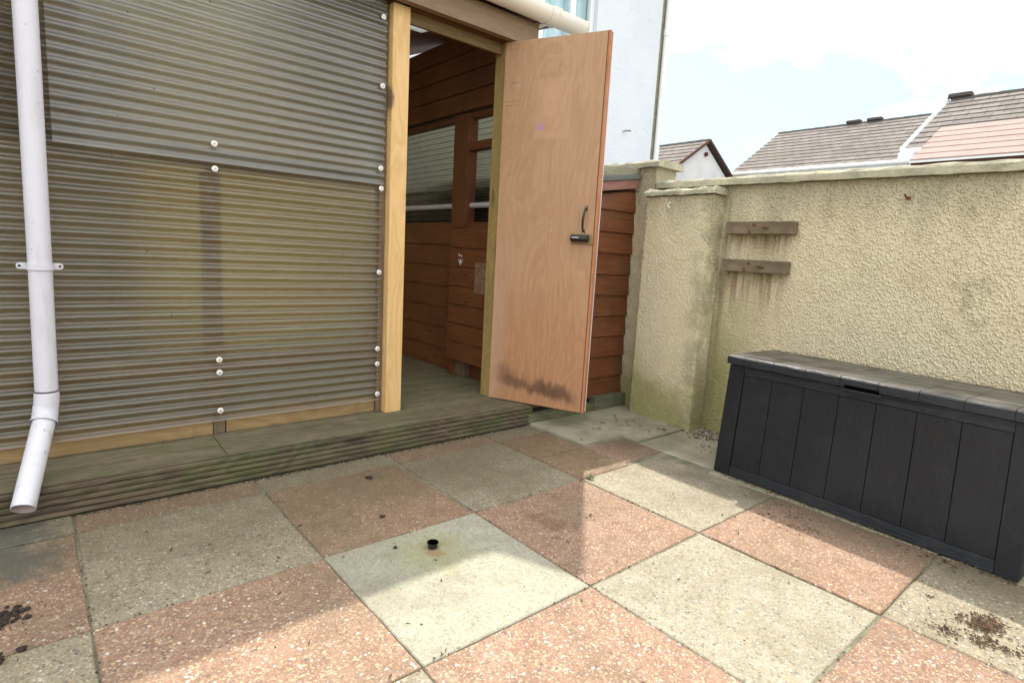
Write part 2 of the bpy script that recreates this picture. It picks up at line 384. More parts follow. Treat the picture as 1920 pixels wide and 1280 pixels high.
def slab_fn(red):
    def fn(g):
        c = g.n('ShaderNodeNewGeometry').outputs['Position']
        x, y, z = g.sep(c)
        at = g.n('ShaderNodeAttribute'); at.attribute_name = 'tone'; at.attribute_type = 'GEOMETRY'
        tr, tg, tb = g.sep(at.outputs[1])
        cj = g.map(c, sc=(1, 1, 0))
        big = g.voro(cj, 105, out='Color'); br, bgc, bb = g.sep(big); bd_ = g.voro(cj, 105)
        sm = g.voro(g.map(cj, loc=(3, 1, 0)), 230, out='Color'); sr, sg, sb2 = g.sep(sm)
        n1 = g.noise(c, 2.2, 5, 0.6); n2 = g.noise(c, 14, 4, 0.65); n3 = g.noise(c, 300, 2, 0.5)
        if red:
            mtx = g.mix(g.ss(n2, 0.35, 0.65), (0.235, 0.135, 0.092), (0.31, 0.19, 0.135))
            chips = [(0.0, (0.33, 0.21, 0.15)), (0.28, (0.44, 0.315, 0.215)), (0.48, (0.23, 0.135, 0.095)), (0.64, (0.19, 0.15, 0.12)), (0.76, (0.50, 0.36, 0.20)), (0.87, (0.62, 0.56, 0.47)), (0.955, (0.13, 0.11, 0.10))]
            alt = g.mix(g.ss(n2, 0.35, 0.65), (0.235, 0.15, 0.09), (0.30, 0.20, 0.12))
        else:
            mtx = g.mix(g.ss(n2, 0.35, 0.65), (0.245, 0.212, 0.148), (0.31, 0.275, 0.20))
            chips = [(0.0, (0.32, 0.27, 0.175)), (0.28, (0.42, 0.36, 0.25)), (0.48, (0.20, 0.175, 0.125)), (0.64, (0.16, 0.14, 0.11)), (0.75, (0.40, 0.285, 0.155)), (0.85, (0.58, 0.53, 0.43)), (0.95, (0.11, 0.10, 0.09))]
            alt = g.mix(g.ss(n2, 0.35, 0.65), (0.33, 0.325, 0.25), (0.39, 0.38, 0.30))
        mtx = g.mix(tg, mtx, alt)
        cc = g.ramp(br, chips, 'CONSTANT')
        cs = g.ramp(sr, chips, 'CONSTANT')
        vis = g.m('MULTIPLY', g.ss(bd_, 0.0062, 0.0042), 1.0)
        col = g.mix(g.m('MULTIPLY', g.m('GREATER_THAN', sg, 0.45), g.m('MULTIPLY_ADD', tg, -0.3, 0.62)), mtx, cs)
        bigon = g.m('MULTIPLY', g.ss(bd_, 0.55, 0.35), g.m('MULTIPLY', g.m('GREATER_THAN', bgc, 0.52), tb))
        col = g.mix(bigon, col, cc)
        # slab tone
        tm = g.n('ShaderNodeCombineColor'); g.put(tm.inputs[0], tr); g.put(tm.inputs[1], tr); g.put(tm.inputs[2], tr)
        col = g.mix(1.0, col, tm.outputs[0], 'MULTIPLY')
        # broad damp and algae patches
        col = g.mix(g.m('MULTIPLY', g.ss(n1, 0.44, 0.68), 0.34), col, (0.15, 0.13, 0.08))
        n5 = g.noise(g.map(c, loc=(7, 2, 0)), 5.5, 6, 0.7)
        col = g.mix(g.m('MULTIPLY', g.ss(n5, 0.52, 0.70), 0.22), col, (0.12, 0.10, 0.065))
        col = g.mix(g.m('MULTIPLY', g.ss(n5, 0.44, 0.30), 0.16), col, (0.50, 0.45, 0.36))
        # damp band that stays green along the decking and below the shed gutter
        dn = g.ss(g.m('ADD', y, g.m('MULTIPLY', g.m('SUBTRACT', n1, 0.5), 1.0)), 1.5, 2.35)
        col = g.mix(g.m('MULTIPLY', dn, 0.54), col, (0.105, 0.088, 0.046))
        # dark strip along the storage box: damp, with the box's shade painted in
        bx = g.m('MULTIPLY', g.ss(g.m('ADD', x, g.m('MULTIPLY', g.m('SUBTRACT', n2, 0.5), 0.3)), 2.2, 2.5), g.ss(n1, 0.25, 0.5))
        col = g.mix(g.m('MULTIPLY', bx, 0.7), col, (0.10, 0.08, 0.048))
        # cement smeared over the slabs at the pipe outlet
        cm = g.m('MULTIPLY', g.ss(g.m('ADD', x, g.m('MULTIPLY', g.m('SUBTRACT', n2, 0.5), 0.35)), 0.05, -0.05), g.ss(g.m('ADD', y, g.m('MULTIPLY', g.m('SUBTRACT', g.noise(c, 6), 0.5), 0.9)), 1.98, 2.10))
        col = g.mix(g.m('MULTIPLY', cm, 0.85), col, g.mix(n2, (0.075, 0.075, 0.06), (0.125, 0.12, 0.095)))
        # ring of algae and rust round the little pipe stub
        d = g.m('SQRT', g.m('ADD', g.m('POWER', g.m('SUBTRACT', x, 0.995), 2), g.m('POWER', g.m('SUBTRACT', y, 1.505), 2)))
        d = g.m('ADD', d, g.m('MULTIPLY', g.m('SUBTRACT', n2, 0.5), 0.12))
        col = g.mix(g.m('MULTIPLY', g.ss(d, 0.20, 0.04), 0.40), col, (0.25, 0.26, 0.07))
        col = g.mix(g.m('MULTIPLY', g.ss(d, 0.05, 0.015), 0.5), col, (0.25, 0.12, 0.04))
        # brown stain on the red slab
        d2 = g.m('SQRT', g.m('ADD', g.m('POWER', g.m('SUBTRACT', x, 1.47), 2), g.m('POWER', g.m('MULTIPLY', g.m('SUBTRACT', y, 1.44), 0.6), 2)))
        d2 = g.m('ADD', d2, g.m('MULTIPLY', g.m('SUBTRACT', n2, 0.5), 0.16))
        col = g.mix(g.m('MULTIPLY', g.ss(d2, 0.075, 0.03), 0.45), col, (0.13, 0.055, 0.03))
        h = g.m('ADD', g.m('MULTIPLY', g.m('SUBTRACT', 1.0, g.m('MULTIPLY', bd_, 1.2)), g.m('GREATER_THAN', bgc, 0.5)), g.m('MULTIPLY', n3, 0.8))
        return dict(col=col, rough=0.85, bump=h, bd=0.0016, spec=0.25)
    return fn


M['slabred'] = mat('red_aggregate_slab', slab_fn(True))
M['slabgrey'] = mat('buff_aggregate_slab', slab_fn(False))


def conc_fn(g):
    c = g.n('ShaderNodeNewGeometry').outputs['Position']; n = g.noise(c, 5, 5, 0.65); n2 = g.noise(c, 160, 3, 0.6); n3 = g.noise(g.map(c, loc=(3, 1, 0)), 2.6, 4)
    col = g.mix(g.ss(n, 0.35, 0.65), (0.37, 0.345, 0.255), (0.28, 0.255, 0.18))
    col = g.mix(g.m('MULTIPLY', g.ss(n3, 0.42, 0.6), 0.6), col, (0.15, 0.145, 0.07))
    col = g.mix(g.m('MULTIPLY', g.ss(n2, 0.5, 0.65), 0.25), col, (0.5, 0.48, 0.4))
    return dict(col=col, rough=0.9, bump=n2, bd=0.001, spec=0.2)


M['conc'] = mat('plain_concrete_slab', conc_fn)


def mortar_fn(g):
    c = g.n('ShaderNodeNewGeometry').outputs['Position']; n = g.noise(c, 9, 5, 0.7); n2 = g.noise(c, 130, 3)
    col = g.mix(g.ss(n, 0.35, 0.65), (0.25, 0.235, 0.165), (0.14, 0.14, 0.09))
    return dict(col=col, rough=0.95, bump=g.m('ADD', n2, n), bd=0.003, spec=0.2)


M['mortar'] = mat('joint_mortar', mortar_fn)
M['soil'] = mat('dark_soil', lambda g: dict(col=g.mix(g.noise(g.co(), 60, 4), (0.012, 0.009, 0.007), (0.06, 0.043, 0.03)), rough=0.95, bump=g.noise(g.co(), 200, 3), bd=0.003))
M['chaff'] = mat('dry_seed_husks', lambda g: dict(col=g.mix(g.ss(g.noise(g.co(), 90, 3), 0.4, 0.6), (0.055, 0.034, 0.022), (0.20, 0.125, 0.07)), rough=0.9))
M['litter'] = mat('leaf_litter_brown', lambda g: dict(col=g.mix(g.ss(g.noise(g.co(), 50, 3), 0.4, 0.6), (0.05, 0.03, 0.015), (0.16, 0.10, 0.05)), rough=0.9))
M['gravel'] = mat('pale_gravel', lambda g: dict(col=g.mix(g.ss(g.noise(g.co(), 40, 3), 0.3, 0.7), (0.12, 0.10, 0.07), (0.34, 0.30, 0.24)), rough=0.9))
M['leaf'] = mat('weed_green', lambda g: dict(col=(0.06, 0.12, 0.03), rough=0.6))
M['earth'] = mat('ground_earth', lambda g: dict(col=g.mix(g.ss(g.noise(g.co(), 0.6, 6), 0.4, 0.6), (0.07, 0.09, 0.035), (0.10, 0.095, 0.05)), rough=1.0))


def box_fn(axis, top=False, lift=1.0):
    def fn(g):
        c = g.co(); x, y, z = g.sep(c)
        sc = {'x': (3.5, 40, 55), 'z': (26, 40, 1.8)}[axis]
        n0 = g.noise(g.map(c, sc=sc), 1.0, 2, 0.45, 1.1)
        rings = g.m('SINE', g.m('MULTIPLY', n0, 45.0))
        n1 = g.noise(c, 3.2, 5, 0.65); n2 = g.noise(c, 18, 4, 0.7)
        if axis == 'z':
            kv = g.voro(g.map(c, sc=(3.4, 1, 2.6), loc=(0.4, 0, 0.2)), 1.0)
            rings = g.m('MULTIPLY_ADD', g.m('SINE', g.m('MULTIPLY', kv, 110.0)), g.ss(kv, 0.22, 0.12), g.m('MULTIPLY', rings, 0.5))
        col = g.mix(g.ss(n1, 0.4, 0.7), tuple(v * lift for v in (0.0095, 0.011, 0.0135)), tuple(v * lift for v in (0.016, 0.0175, 0.020)))
        col = g.mix(g.m('MULTIPLY', g.ss(n2, 0.55, 0.8), 0.22), col, (0.07, 0.07, 0.07))
        if top:
            col = g.mix(g.m('MULTIPLY', g.ss(g.noise(g.map(c, sc=(4, 9, 1)), 1.6, 5, 0.6), 0.35, 0.62), 0.75), col, (0.13, 0.12, 0.11))
        return dict(col=col, rough=g.m('MULTIPLY_ADD', n1, 0.3, 0.36 if not top else 0.18), bump=rings, bd=0.0003 if axis == 'z' else (0.00012 if top else 0.0004), spec=0.36)
    return fn


M['boxz'] = mat('charcoal_plastic_panel', box_fn('z'))
M['boxx'] = mat('charcoal_plastic_rail', box_fn('x', False, 1.6))
M['slot'] = mat('slot_black', lambda g: dict(col=(0.002, 0.002, 0.002), rough=0.9, spec=0.0))
M['boxtop'] = mat('charcoal_plastic_lid', box_fn('x', True))


def stucco_fn(g):
    c = g.n('ShaderNodeNewGeometry').outputs['Position']; n = g.noise(g.map(c, sc=(1, 1, 2.4)), 9, 5, 0.6, 0.8); n2 = g.noise(c, 1.2, 4)
    col = g.mix(g.ss(n2, 0.4, 0.7), (0.71, 0.745, 0.80), (0.66, 0.70, 0.755))
    col = g.mix(g.m('MULTIPLY', g.ss(n, 0.60, 0.70), 0.18), col, (0.40, 0.43, 0.47))
    return dict(col=col, rough=0.9, bump=n, bd=0.005, spec=0.2)


M['stucco'] = mat('white_stucco', stucco_fn)
M['gable'] = mat('pale_render', lambda g: dict(col=g.mix(g.ss(g.noise(g.co(), 1.5, 5), 0.4, 0.7), (0.66, 0.66, 0.66), (0.56, 0.56, 0.55)), rough=0.9))
M['innerwall'] = mat('inner_cream_wall', lambda g: dict(col=g.mix(g.ss(g.noise(g.co(), 1.1, 5), 0.4, 0.65), (0.78, 0.66, 0.34), (0.62, 0.47, 0.20)), rough=0.9))


def rooftile_fn(c1, c2, course):
    def fn(g):
        c = g.co(); n = g.noise(c, 6, 5, 0.7); n2 = g.noise(c, 1.1, 4)
        br = g.n('ShaderNodeTexBrick'); br.offset = 0.5
        # local u along the eave, v up the slope
        g.put(br.inputs['Vector'], g.co('UV'))
        br.inputs['Scale'].default_value = 1.0; br.inputs['Brick Width'].default_value = 0.33; br.inputs['Row Height'].default_value = course
        br.inputs['Mortar Size'].default_value = 0.014; br.inputs['Mortar Smooth'].default_value = 0.3; br.inputs['Bias'].default_value = 0.0
        g.put(br.inputs[1], c1); g.put(br.inputs[2], c2); g.put(br.inputs[3], (0.11, 0.095, 0.085))
        col = g.mix(g.m('MULTIPLY', g.ss(n, 0.45, 0.7), 0.45), br.outputs[0], tuple(v * 0.55 for v in c1))
        col = g.mix(g.m('MULTIPLY', g.ss(n2, 0.5, 0.75), 0.3), col, (0.22, 0.20, 0.12))
        return dict(col=col, rough=0.9, spec=0.2)
    return fn


M['tile'] = mat('brown_roof_tiles', rooftile_fn((0.17, 0.148, 0.132), (0.24, 0.213, 0.19), 0.33))
M['tilepink'] = mat('pink_roof_tiles', lambda g: dict(col=g.mix(g.ss(g.noise(g.co(), 3, 5), 0.4, 0.7), (0.31, 0.215, 0.185), (0.26, 0.18, 0.155)), rough=0.8))
M['roofdark'] = mat('dark_vent', lambda g: dict(col=(0.085, 0.07, 0.065), rough=0.8))
M['brown'] = mat('brown_fascia', lambda g: dict(col=(0.10, 0.052, 0.038), rough=0.9, spec=0.1))
M['felt'] = mat('grey_felt', lambda g: dict(col=g.mix(g.noise(g.co(), 20, 4), (0.07, 0.08, 0.07), (0.17, 0.175, 0.155)), rough=0.8))
M['curtain'] = mat('blue_white_curtain', lambda g: dict(col=g.mix(g.ss(g.noise(g.map(g.co(), sc=(14, 1, 0.3)), 1.0, 3), 0.4, 0.6), (0.50, 0.66, 0.72), (0.72, 0.80, 0.84)), rough=0.9))


def glass_fn(g):
    tp = g.n('ShaderNodeBsdfTransparent'); tp.inputs[0].default_value = (0.86, 0.93, 0.93, 1)
    gs = g.n('ShaderNodeBsdfGlossy'); gs.inputs['Roughness'].default_value = 0.02
    e = g.n('ShaderNodeMixShader'); g.put(e.inputs[0], fres(g, 1.5))
    g.nt.links.new(tp.outputs[0], e.inputs[1]); g.nt.links.new(gs.outputs[0], e.inputs[2])
    return dict(shader=e.outputs[0])


M['glass'] = mat('window_glass', glass_fn)

# ------------------------------------------------------------------ mesh helpers


class MB:
    def __init__(s): s.v = []; s.f = []; s.uv = None
    def quad(s, a, b, c, d):
        i = len(s.v); s.v += [a, b, c, d]; s.f.append((i, i + 1, i + 2, i + 3)); return s
    def hexa(s, p):
        """8 corners: bottom 0-3 ccw, top 4-7 ccw"""
        i = len(s.v); s.v += [tuple(q) for q in p]
        for f in ((3, 2, 1, 0), (4, 5, 6, 7), (0, 1, 5, 4), (1, 2, 6, 5), (2, 3, 7, 6), (3, 0, 4, 7)):
            s.f.append(tuple(i + k for k in f))
        return s
    def box(s, x0, x1, y0, y1, z0, z1):
        return s.hexa([(x0, y0, z0), (x1, y0, z0), (x1, y1, z0), (x0, y1, z0), (x0, y0, z1), (x1, y0, z1), (x1, y1, z1), (x0, y1, z1)])
    def prism(s, prof, axis, a, b):
        """closed profile of 2-D points swept along an axis ('x': prof=(y,z), 'y': prof=(x,z), 'z': prof=(x,y))"""
        i = len(s.v); n = len(prof)
        for t in (a, b):
            for (p, q) in prof:
                s.v.append({'x': (t, p, q), 'y': (p, t, q), 'z': (p, q, t)}[axis])
        for k in range(n):
            s.f.append((i + k, i + (k + 1) % n, i + n + (k + 1) % n, i + n + k))
        s.f.append(tuple(i + k for k in reversed(range(n)))); s.f.append(tuple(i + n + k for k in range(n)))
        return s
    def tube(s, pts, rad, seg=24, cap=True, closed=False):
        i0 = len(s.v); pts = [Vector(p) for p in pts]
        if not hasattr(rad, '__len__'): rad = [rad] * len(pts)
        prev = None
        for k, p in enumerate(pts):
            t = (pts[min(k + 1, len(pts) - 1)] - pts[max(k - 1, 0)])
            t.normalize()
            if prev is None:
                a = Vector((0, 0, 1)) if abs(t.z) < 0.9 else Vector((1, 0, 0)); u = t.cross(a).normalized()
            else: u = (prev - t * prev.dot(t)).normalized()
            prev = u; w = t.cross(u)
            for j in range(seg):
                an = 2 * math.pi * j / seg
                s.v.append(tuple(p + (u * math.cos(an) + w * math.sin(an)) * rad[k]))
        for k in range(len(pts) - 1):
            for j in range(seg):
                a = i0 + k * seg + j; b = i0 + k * seg + (j + 1) % seg
                s.f.append((a, b, b + seg, a + seg))
        if cap:
            s.f.append(tuple(i0 + j for j in reversed(range(seg)))); e = i0 + (len(pts) - 1) * seg
            s.f.append(tuple(e + j for j in range(seg)))
        return s
    def blob(s, c, r, k=5, sq=0.7):
        i0 = len(s.v); rows = 4
        ph = random.random() * 6
        s.v.append((c[0], c[1], c[2] - r * sq))
        for a in range(1, rows):
            t = math.pi * a / rows - math.pi / 2
            for j in range(k):
                q = r * (0.75 + 0.5 * random.random()) * math.cos(t)
                an = 2 * math.pi * j / k + ph
                s.v.append((c[0] + q * math.cos(an), c[1] + q * math.sin(an), c[2] + r * sq * math.sin(t)))
        s.v.append((c[0], c[1], c[2] + r * sq)); top = len(s.v) - 1
        for j in range(k): s.f.append((i0, i0 + 1 + (j + 1) % k, i0 + 1 + j))
        for a in range(rows - 2):
            for j in range(k):
                p = i0 + 1 + a * k
                s.f.append((p + j, p + (j + 1) % k, p + k + (j + 1) % k, p + k + j))
        p = i0 + 1 + (rows - 2) * k
        for j in range(k): s.f.append((p + j, p + (j + 1) % k, top))
        return s
    def build(s, name, m, parent=None, bevel=0.0, smooth=False, off=None, loc=None, rotz=None, seg=2):
        """vertices are world coordinates; `off` is the world position of the parent's origin"""
        o_ = Vector(off) if off is not None else Vector((0, 0, 0))
        me = bpy.data.meshes.new(name)
        me.from_pydata([tuple(Vector(v) - o_) for v in s.v], [], s.f)
        me.materials.append(M[m] if isinstance(m, str) else m)
        me.validate(); me.update()
        if smooth: me.polygons.foreach_set('use_smooth', [True] * len(me.polygons))
        o = bpy.data.objects.new(name, me); COL.objects.link(o)
        if parent: o.parent = parent
        if loc is not None: o.location = loc
        if rotz is not None: o.rotation_euler = (0, 0, rotz)
        if bevel:
            b = o.modifiers.new('bevel', 'BEVEL'); b.width = bevel; b.segments = seg; b.limit_method = 'ANGLE'; b.angle_limit = R(40)
            b.harden_normals = False
        if smooth:
            try:
                me.set_sharp_from_angle(angle=R(40))
            except Exception: pass
        return o


def tag(o, label=None, cat=None, group=None, kind=None):
    if label: o['label'] = label
    if cat: o['category'] = cat
    if group: o['group'] = group
    if kind: o['kind'] = kind
    return o


def empty(name, loc, label, cat, group=None, rz=0.0):
    o = bpy.data.objects.new(name, None); COL.objects.link(o); o.location = loc; o.rotation_euler = (0, 0, rz)
    o.empty_display_size = 0.1
    return tag(o, label, cat, group)


def corrugated(mb, x0, x1, y, z0, z1, pitch=0.04, amp=0.0075, nx=14, axis='x', seed=0):
    """horizontal corrugations; axis 'x': sheet spans x at depth y; axis 'y': spans y at depth x"""
    per = 10; nz = max(2, int((z1 - z0) / pitch * per)); i0 = len(mb.v)
    for a in range(nz + 1):
        z = z0 + (z1 - z0) * a / nz; ph = (z / pitch) * 2 * math.pi
        w = math.sin(ph); w = math.copysign(abs(w) ** 0.8, w) * amp
        for b in range(nx + 1):
            x = x0 + (x1 - x0) * b / nx
            q = mn.noise(Vector((x * 2.2 + seed, z * 2.2, 0))) * 0.004
            dz = mn.noise(Vector((x * 1.3, z * 3 + seed, 5))) * 0.0015
            mb.v.append((x, y + w + q, z + dz) if axis == 'x' else (y + w + q, x, z + dz))
    for a in range(nz):
        for b in range(nx):
            p = i0 + a * (nx + 1) + b
            mb.f.append((p, p + 1, p + nx + 2, p + nx + 1))
    return mb


def grid_face(mb, o, u, v, lu, lv, step=0.007):
    """fine grid for real displacement. o origin, u,v unit vectors"""
    nu = max(1, int(lu / step)); nv = max(1, int(lv / step)); i0 = len(mb.v)
    o, u, v = Vector(o), Vector(u), Vector(v)
    for a in range(nv + 1):
        for b in range(nu + 1):
            mb.v.append(tuple(o + u * (lu * b / nu) + v * (lv * a / nv)))
    for a in range(nv):
        for b in range(nu):
            p = i0 + a * (nu + 1) + b
            mb.f.append((p, p + 1, p + nu + 2, p + nu + 1))
    return mb


def rough_box(x0, x1, y0, y1, z0, z1, faces, step=0.007, rest=True):
    """roughcast box: the named faces ('-x','-y','+z') are fine grids"""
    mb = MB()
    if '-x' in faces: grid_face(mb, (x0, y1, z0), (0, -1, 0), (0, 0, 1), y1 - y0, z1 - z0, step)
    if '-y' in faces: grid_face(mb, (x0, y0, z0), (1, 0, 0), (0, 0, 1), x1 - x0, z1 - z0, step)
    if '+y' in faces: grid_face(mb, (x1, y1, z0), (-1, 0, 0), (0, 0, 1), x1 - x0, z1 - z0, step * 3)
    if '+x' in faces: grid_face(mb, (x1, y0, z0), (0, 1, 0), (0, 0, 1), y1 - y0, z1 - z0, step * 6)
    if '+z' in faces: grid_face(mb, (x0, y0, z1), (1, 0, 0), (0, 1, 0), x1 - x0, y1 - y0, step * 3)
    # weld shared edges so displacement leaves no cracks
    key = {}; remap = []; nv = []
    for p in mb.v:
        k = (round(p[0], 5), round(p[1], 5), round(p[2], 5))
        if k not in key: key[k] = len(nv); nv.append(p)
        remap.append(key[k])
    mb.v = nv; mb.f = [tuple(remap[i] for i in f) for f in mb.f]
    return mb


# ------------------------------------------------------------------ ground and paving
gm = MB().quad((-400, -400, -0.03), (400, -400, -0.03), (400, 400, -0.03), (-400, 400, -0.03))
tag(gm.build('ground', 'earth'), kind='structure')
mm = MB(); grid_face(mm, (-3.2, -2.2, -0.006), (1, 0, 0), (0, 1, 0), 6.35, 4.75, 0.5)
tag(mm.build('paving_bed', 'mortar'), kind='structure')

XS = [-2.33, -1.73, -1.13, -0.53, 0.075, 0.68, 1.282, 1.888, 2.49, 3.14]
YS = [-1.95, -1.35, -0.75, -0.145, 0.458, 1.066, 1.676, 2.283, 2.442]
pv = MB(); pmat = []; ptone = []


def slab(x0, x1, y0, y1, m, tone, z=0.0, gap=0.0028, jit=0.0035, alt=0.0, chip=1.0):
    r = lambda: random.uniform(-jit, jit)
    c = [(x0 + gap + r(), y0 + gap + r()), (x1 - gap + r(), y0 + gap + r()), (x1 - gap + r(), y1 - gap + r()), (x0 + gap + r(), y1 - gap + r())]
    # worn, slightly wandering edges
    pts = []
    for k in range(4):
        a, b = Vector(c[k]), Vector(c[(k + 1) % 4]); nseg = max(2, int((b - a).length / 0.04))
        nrm = Vector((-(b - a).y, (b - a).x)).normalized()
        for j in range(nseg):
            p = a.lerp(b, j / nseg)
            if j: p += nrm * (mn.noise(Vector((p.x * 14, p.y * 14, k))) * 0.0022 + random.uniform(0, 0.0009))
            pts.append(p)
    n = len(pts); i = len(pv.v); cen = sum(pts, Vector((0, 0))) / n; zt = z + random.uniform(-0.0022, 0.0022)
    for p in pts: pv.v.append((p.x, p.y, -0.012))
    for p in pts: pv.v.append((p.x, p.y, zt - 0.003))
    for p in pts:
        q = p + (cen - p).normalized() * 0.004; pv.v.append((q.x, q.y, zt))
    for k in range(n):
        pv.f.append((i + k, i + (k + 1) % n, i + n + (k + 1) % n, i + n + k)); pmat.append(m); ptone.append((tone, alt, chip))
        pv.f.append((i + n + k, i + n + (k + 1) % n, i + 2 * n + (k + 1) % n, i + 2 * n + k)); pmat.append(m); ptone.append((tone * 0.93, alt, chip))
    pv.f.append(tuple(i + 2 * n + k for k in range(n))); pmat.append(m); ptone.append((tone, alt, chip))


for i in range(len(XS) - 1):
    for j in range(len(YS) - 1):
        ii, jj = i - 4, j - 3
        redc = (ii + jj) % 2 == 0
        x0, x1, y0, y1 = XS[i], XS[i + 1], YS[j], YS[j + 1]
        if (ii, jj) in ((3, 3), (3, 2), (4, 2), (4, 3), (4, 4), (3, 4)): continue
        tone = random.uniform(0.94, 1.04); alt = 0.0; chip = 1.0
        if (ii, jj) == (1, 2): tone, alt, chip = 0.98, 1.0, 0.4
        if (ii, jj) == (1, 3): tone, alt, chip = 0.92, 0.75, 0.7
        if (ii, jj) == (2, 2): tone, alt, chip = 0.98, 0.25, 0.7
        if (ii, jj) == (2, 3): tone, alt, chip = 0.88, 0.0, 0.8
        if (ii, jj) == (0, 2): tone, alt, chip = 1.06, 0.35, 1.0
        if (ii, jj) == (1, 1): tone, alt, chip = 1.08, 0.20, 1.0
        if (ii, jj) == (3, 1): tone, alt, chip = 1.0, 0.30, 0.6
        if (ii, jj) == (2, 1): tone, alt, chip = 1.0, 0.45, 0.8
        if ii == 4:
            slab(x0, x1, y0, y1, 2, 1.0); continue
        slab(x0, x1, y0, y1, 0 if redc else 1, tone, alt=alt, chip=chip)
# the (3,1) slab of the checkerboard and the small cut pieces by the lean-to
slab(1.888, 2.238, 1.676, 1.985, 0, 0.88, alt=0.9, chip=0.9)
slab(1.888, 2.238, 1.985, 2.283, 0, 0.84, alt=1.0, chip=0.8)
slab(2.238, 2.555, 1.705, 1.975, 0, 1.06, chip=0.4)
slab(2.245, 3.12, 1.985, 2.47, 2, 1.0, z=0.012)
slab(2.555, 2.985, 1.872, 1.985, 2, 1.0, z=0.010, gap=0.002)
slab(1.888, 2.49, 1.066, 1.676, 1, 1.0, alt=0.25, chip=0.7)
slab(1.888, 2.238, 2.283, 2.442, 1, 0.85)
slab(2.555, 3.14, 1.40, 1.868, 2, 1.0)
slab(2.49, 3.14, 1.066, 1.40, 2, 1.0)
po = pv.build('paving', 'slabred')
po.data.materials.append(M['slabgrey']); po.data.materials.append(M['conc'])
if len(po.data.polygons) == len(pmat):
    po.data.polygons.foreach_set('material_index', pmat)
ca = po.data.color_attributes.new('tone', 'FLOAT_COLOR', 'CORNER')
buf = []
for p, t in zip(po.data.polygons, ptone):
    for _ in p.loop_indices: buf += [t[0], t[1], t[2], 1.0]
ca.data.foreach_set('color', buf)
tag(po, kind='structure')

# ------------------------------------------------------------------ boundary wall on the right
bw_o = (3.15, 0.6, 0)
bw = empty('boundary_wall', bw_o, 'cream roughcast garden wall with algae stains behind the charcoal storage box', 'wall')
rough_box(3.15, 3.36, -0.2, 2.335, 0.0, 1.458, ('-x',), 0.0062).build('wall_face', 'roughwall', bw, smooth=True, off=bw_o)
MB().box(3.175, 3.36, -4.5, 2.33, -0.02, 1.457).build('wall_core', 'roughtall', bw, off=bw_o)
MB().box(3.15, 3.175, -4.5, -0.2, -0.02, 1.457).build('wall_core', 'roughtall', bw, off=bw_o)


def coping(mb, x0, x1, y0, y1, z0, z1, seed=0, jag=0.004, step=0.03):
    """cast strip along y with chipped arrises"""
    n = max(3, int((y1 - y0) / step)); i0 = len(mb.v); prof = 8
    for k in range(n + 1):
        y = y0 + (y1 - y0) * k / n
        def j(s, a=jag): return mn.noise(Vector((y * 16, s * 3.1 + seed, 0))) * a * 2 + mn.noise(Vector((y * 50, s * 7.1 + seed, 2))) * a
        P = [(x0 + j(1, jag * .5), z0 + j(2, jag * .6)), (x1, z0), (x1, z1 - .004), (x1 - .01, z1), ((x0 + x1) / 2, z1 + .004), (x0 + .02, z1 + j(3)), (x0 + .006 + abs(j(4)), z1 - .006 + j(5)), (x0 + j(6, jag * .6), z1 - .016)]
        for (x, z) in P: mb.v.append((x, y, z))
    for k in range(n):
        for q in range(prof):
            a = i0 + k * prof + q; b = i0 + k * prof + (q + 1) % prof
            mb.f.append((a, b, b + prof, a + prof))
    mb.f.append(tuple(i0 + q for q in range(prof))); e = i0 + n * prof
    mb.f.append(tuple(e + q for q in reversed(range(prof))))
    return mb


cp = MB(); coping(cp, 3.118, 3.40, -4.5, 2.335, 1.46, 1.508, 1, 0.0035)
cp.build('coping', 'coping', bw, off=bw_o)
# pier standing against the wall
pr_o = (3.0, 2.06, 0)
pr = empty('wall_pier', pr_o, 'short cream roughcast pier with chipped cap between clad lean-to and long wall', 'pier')
rough_box(3.0, 3.16, 1.835, 2.29, 0.0, 1.396, ('-x', '-y', '+y'), 0.0062).build('pier_body', 'roughpier', pr, smooth=True, off=pr_o)
c2 = MB(); coping(c2, 2.980, 3.145, 1.820, 2.31, 1.400, 1.438, 9, 0.008, 0.012)
c2.build('coping', 'coping', pr, off=pr_o)
# taller wall section behind
tw_o = (3.13, 3.6, 0)
tw = empty('tall_wall', tw_o, 'taller cream wall with yellow lichen coping running back beside the white house', 'wall')
rough_box(3.13, 3.345, 2.338, 4.95, 0.0, 1.60, ('-x', '-y'), 0.012).build('wall_face', 'roughtall', tw, smooth=True, off=tw_o)
MB().box(3.16, 3.345, 2.36, 4.95, 0.0, 1.599).build('wall_core', 'roughtall', tw, off=tw_o)
c3 = MB(); coping(c3, 3.10, 3.375, 2.305, 4.95, 1.601, 1.645, 5, 0.004)
c3.build('coping', 'coping', tw, off=tw_o)

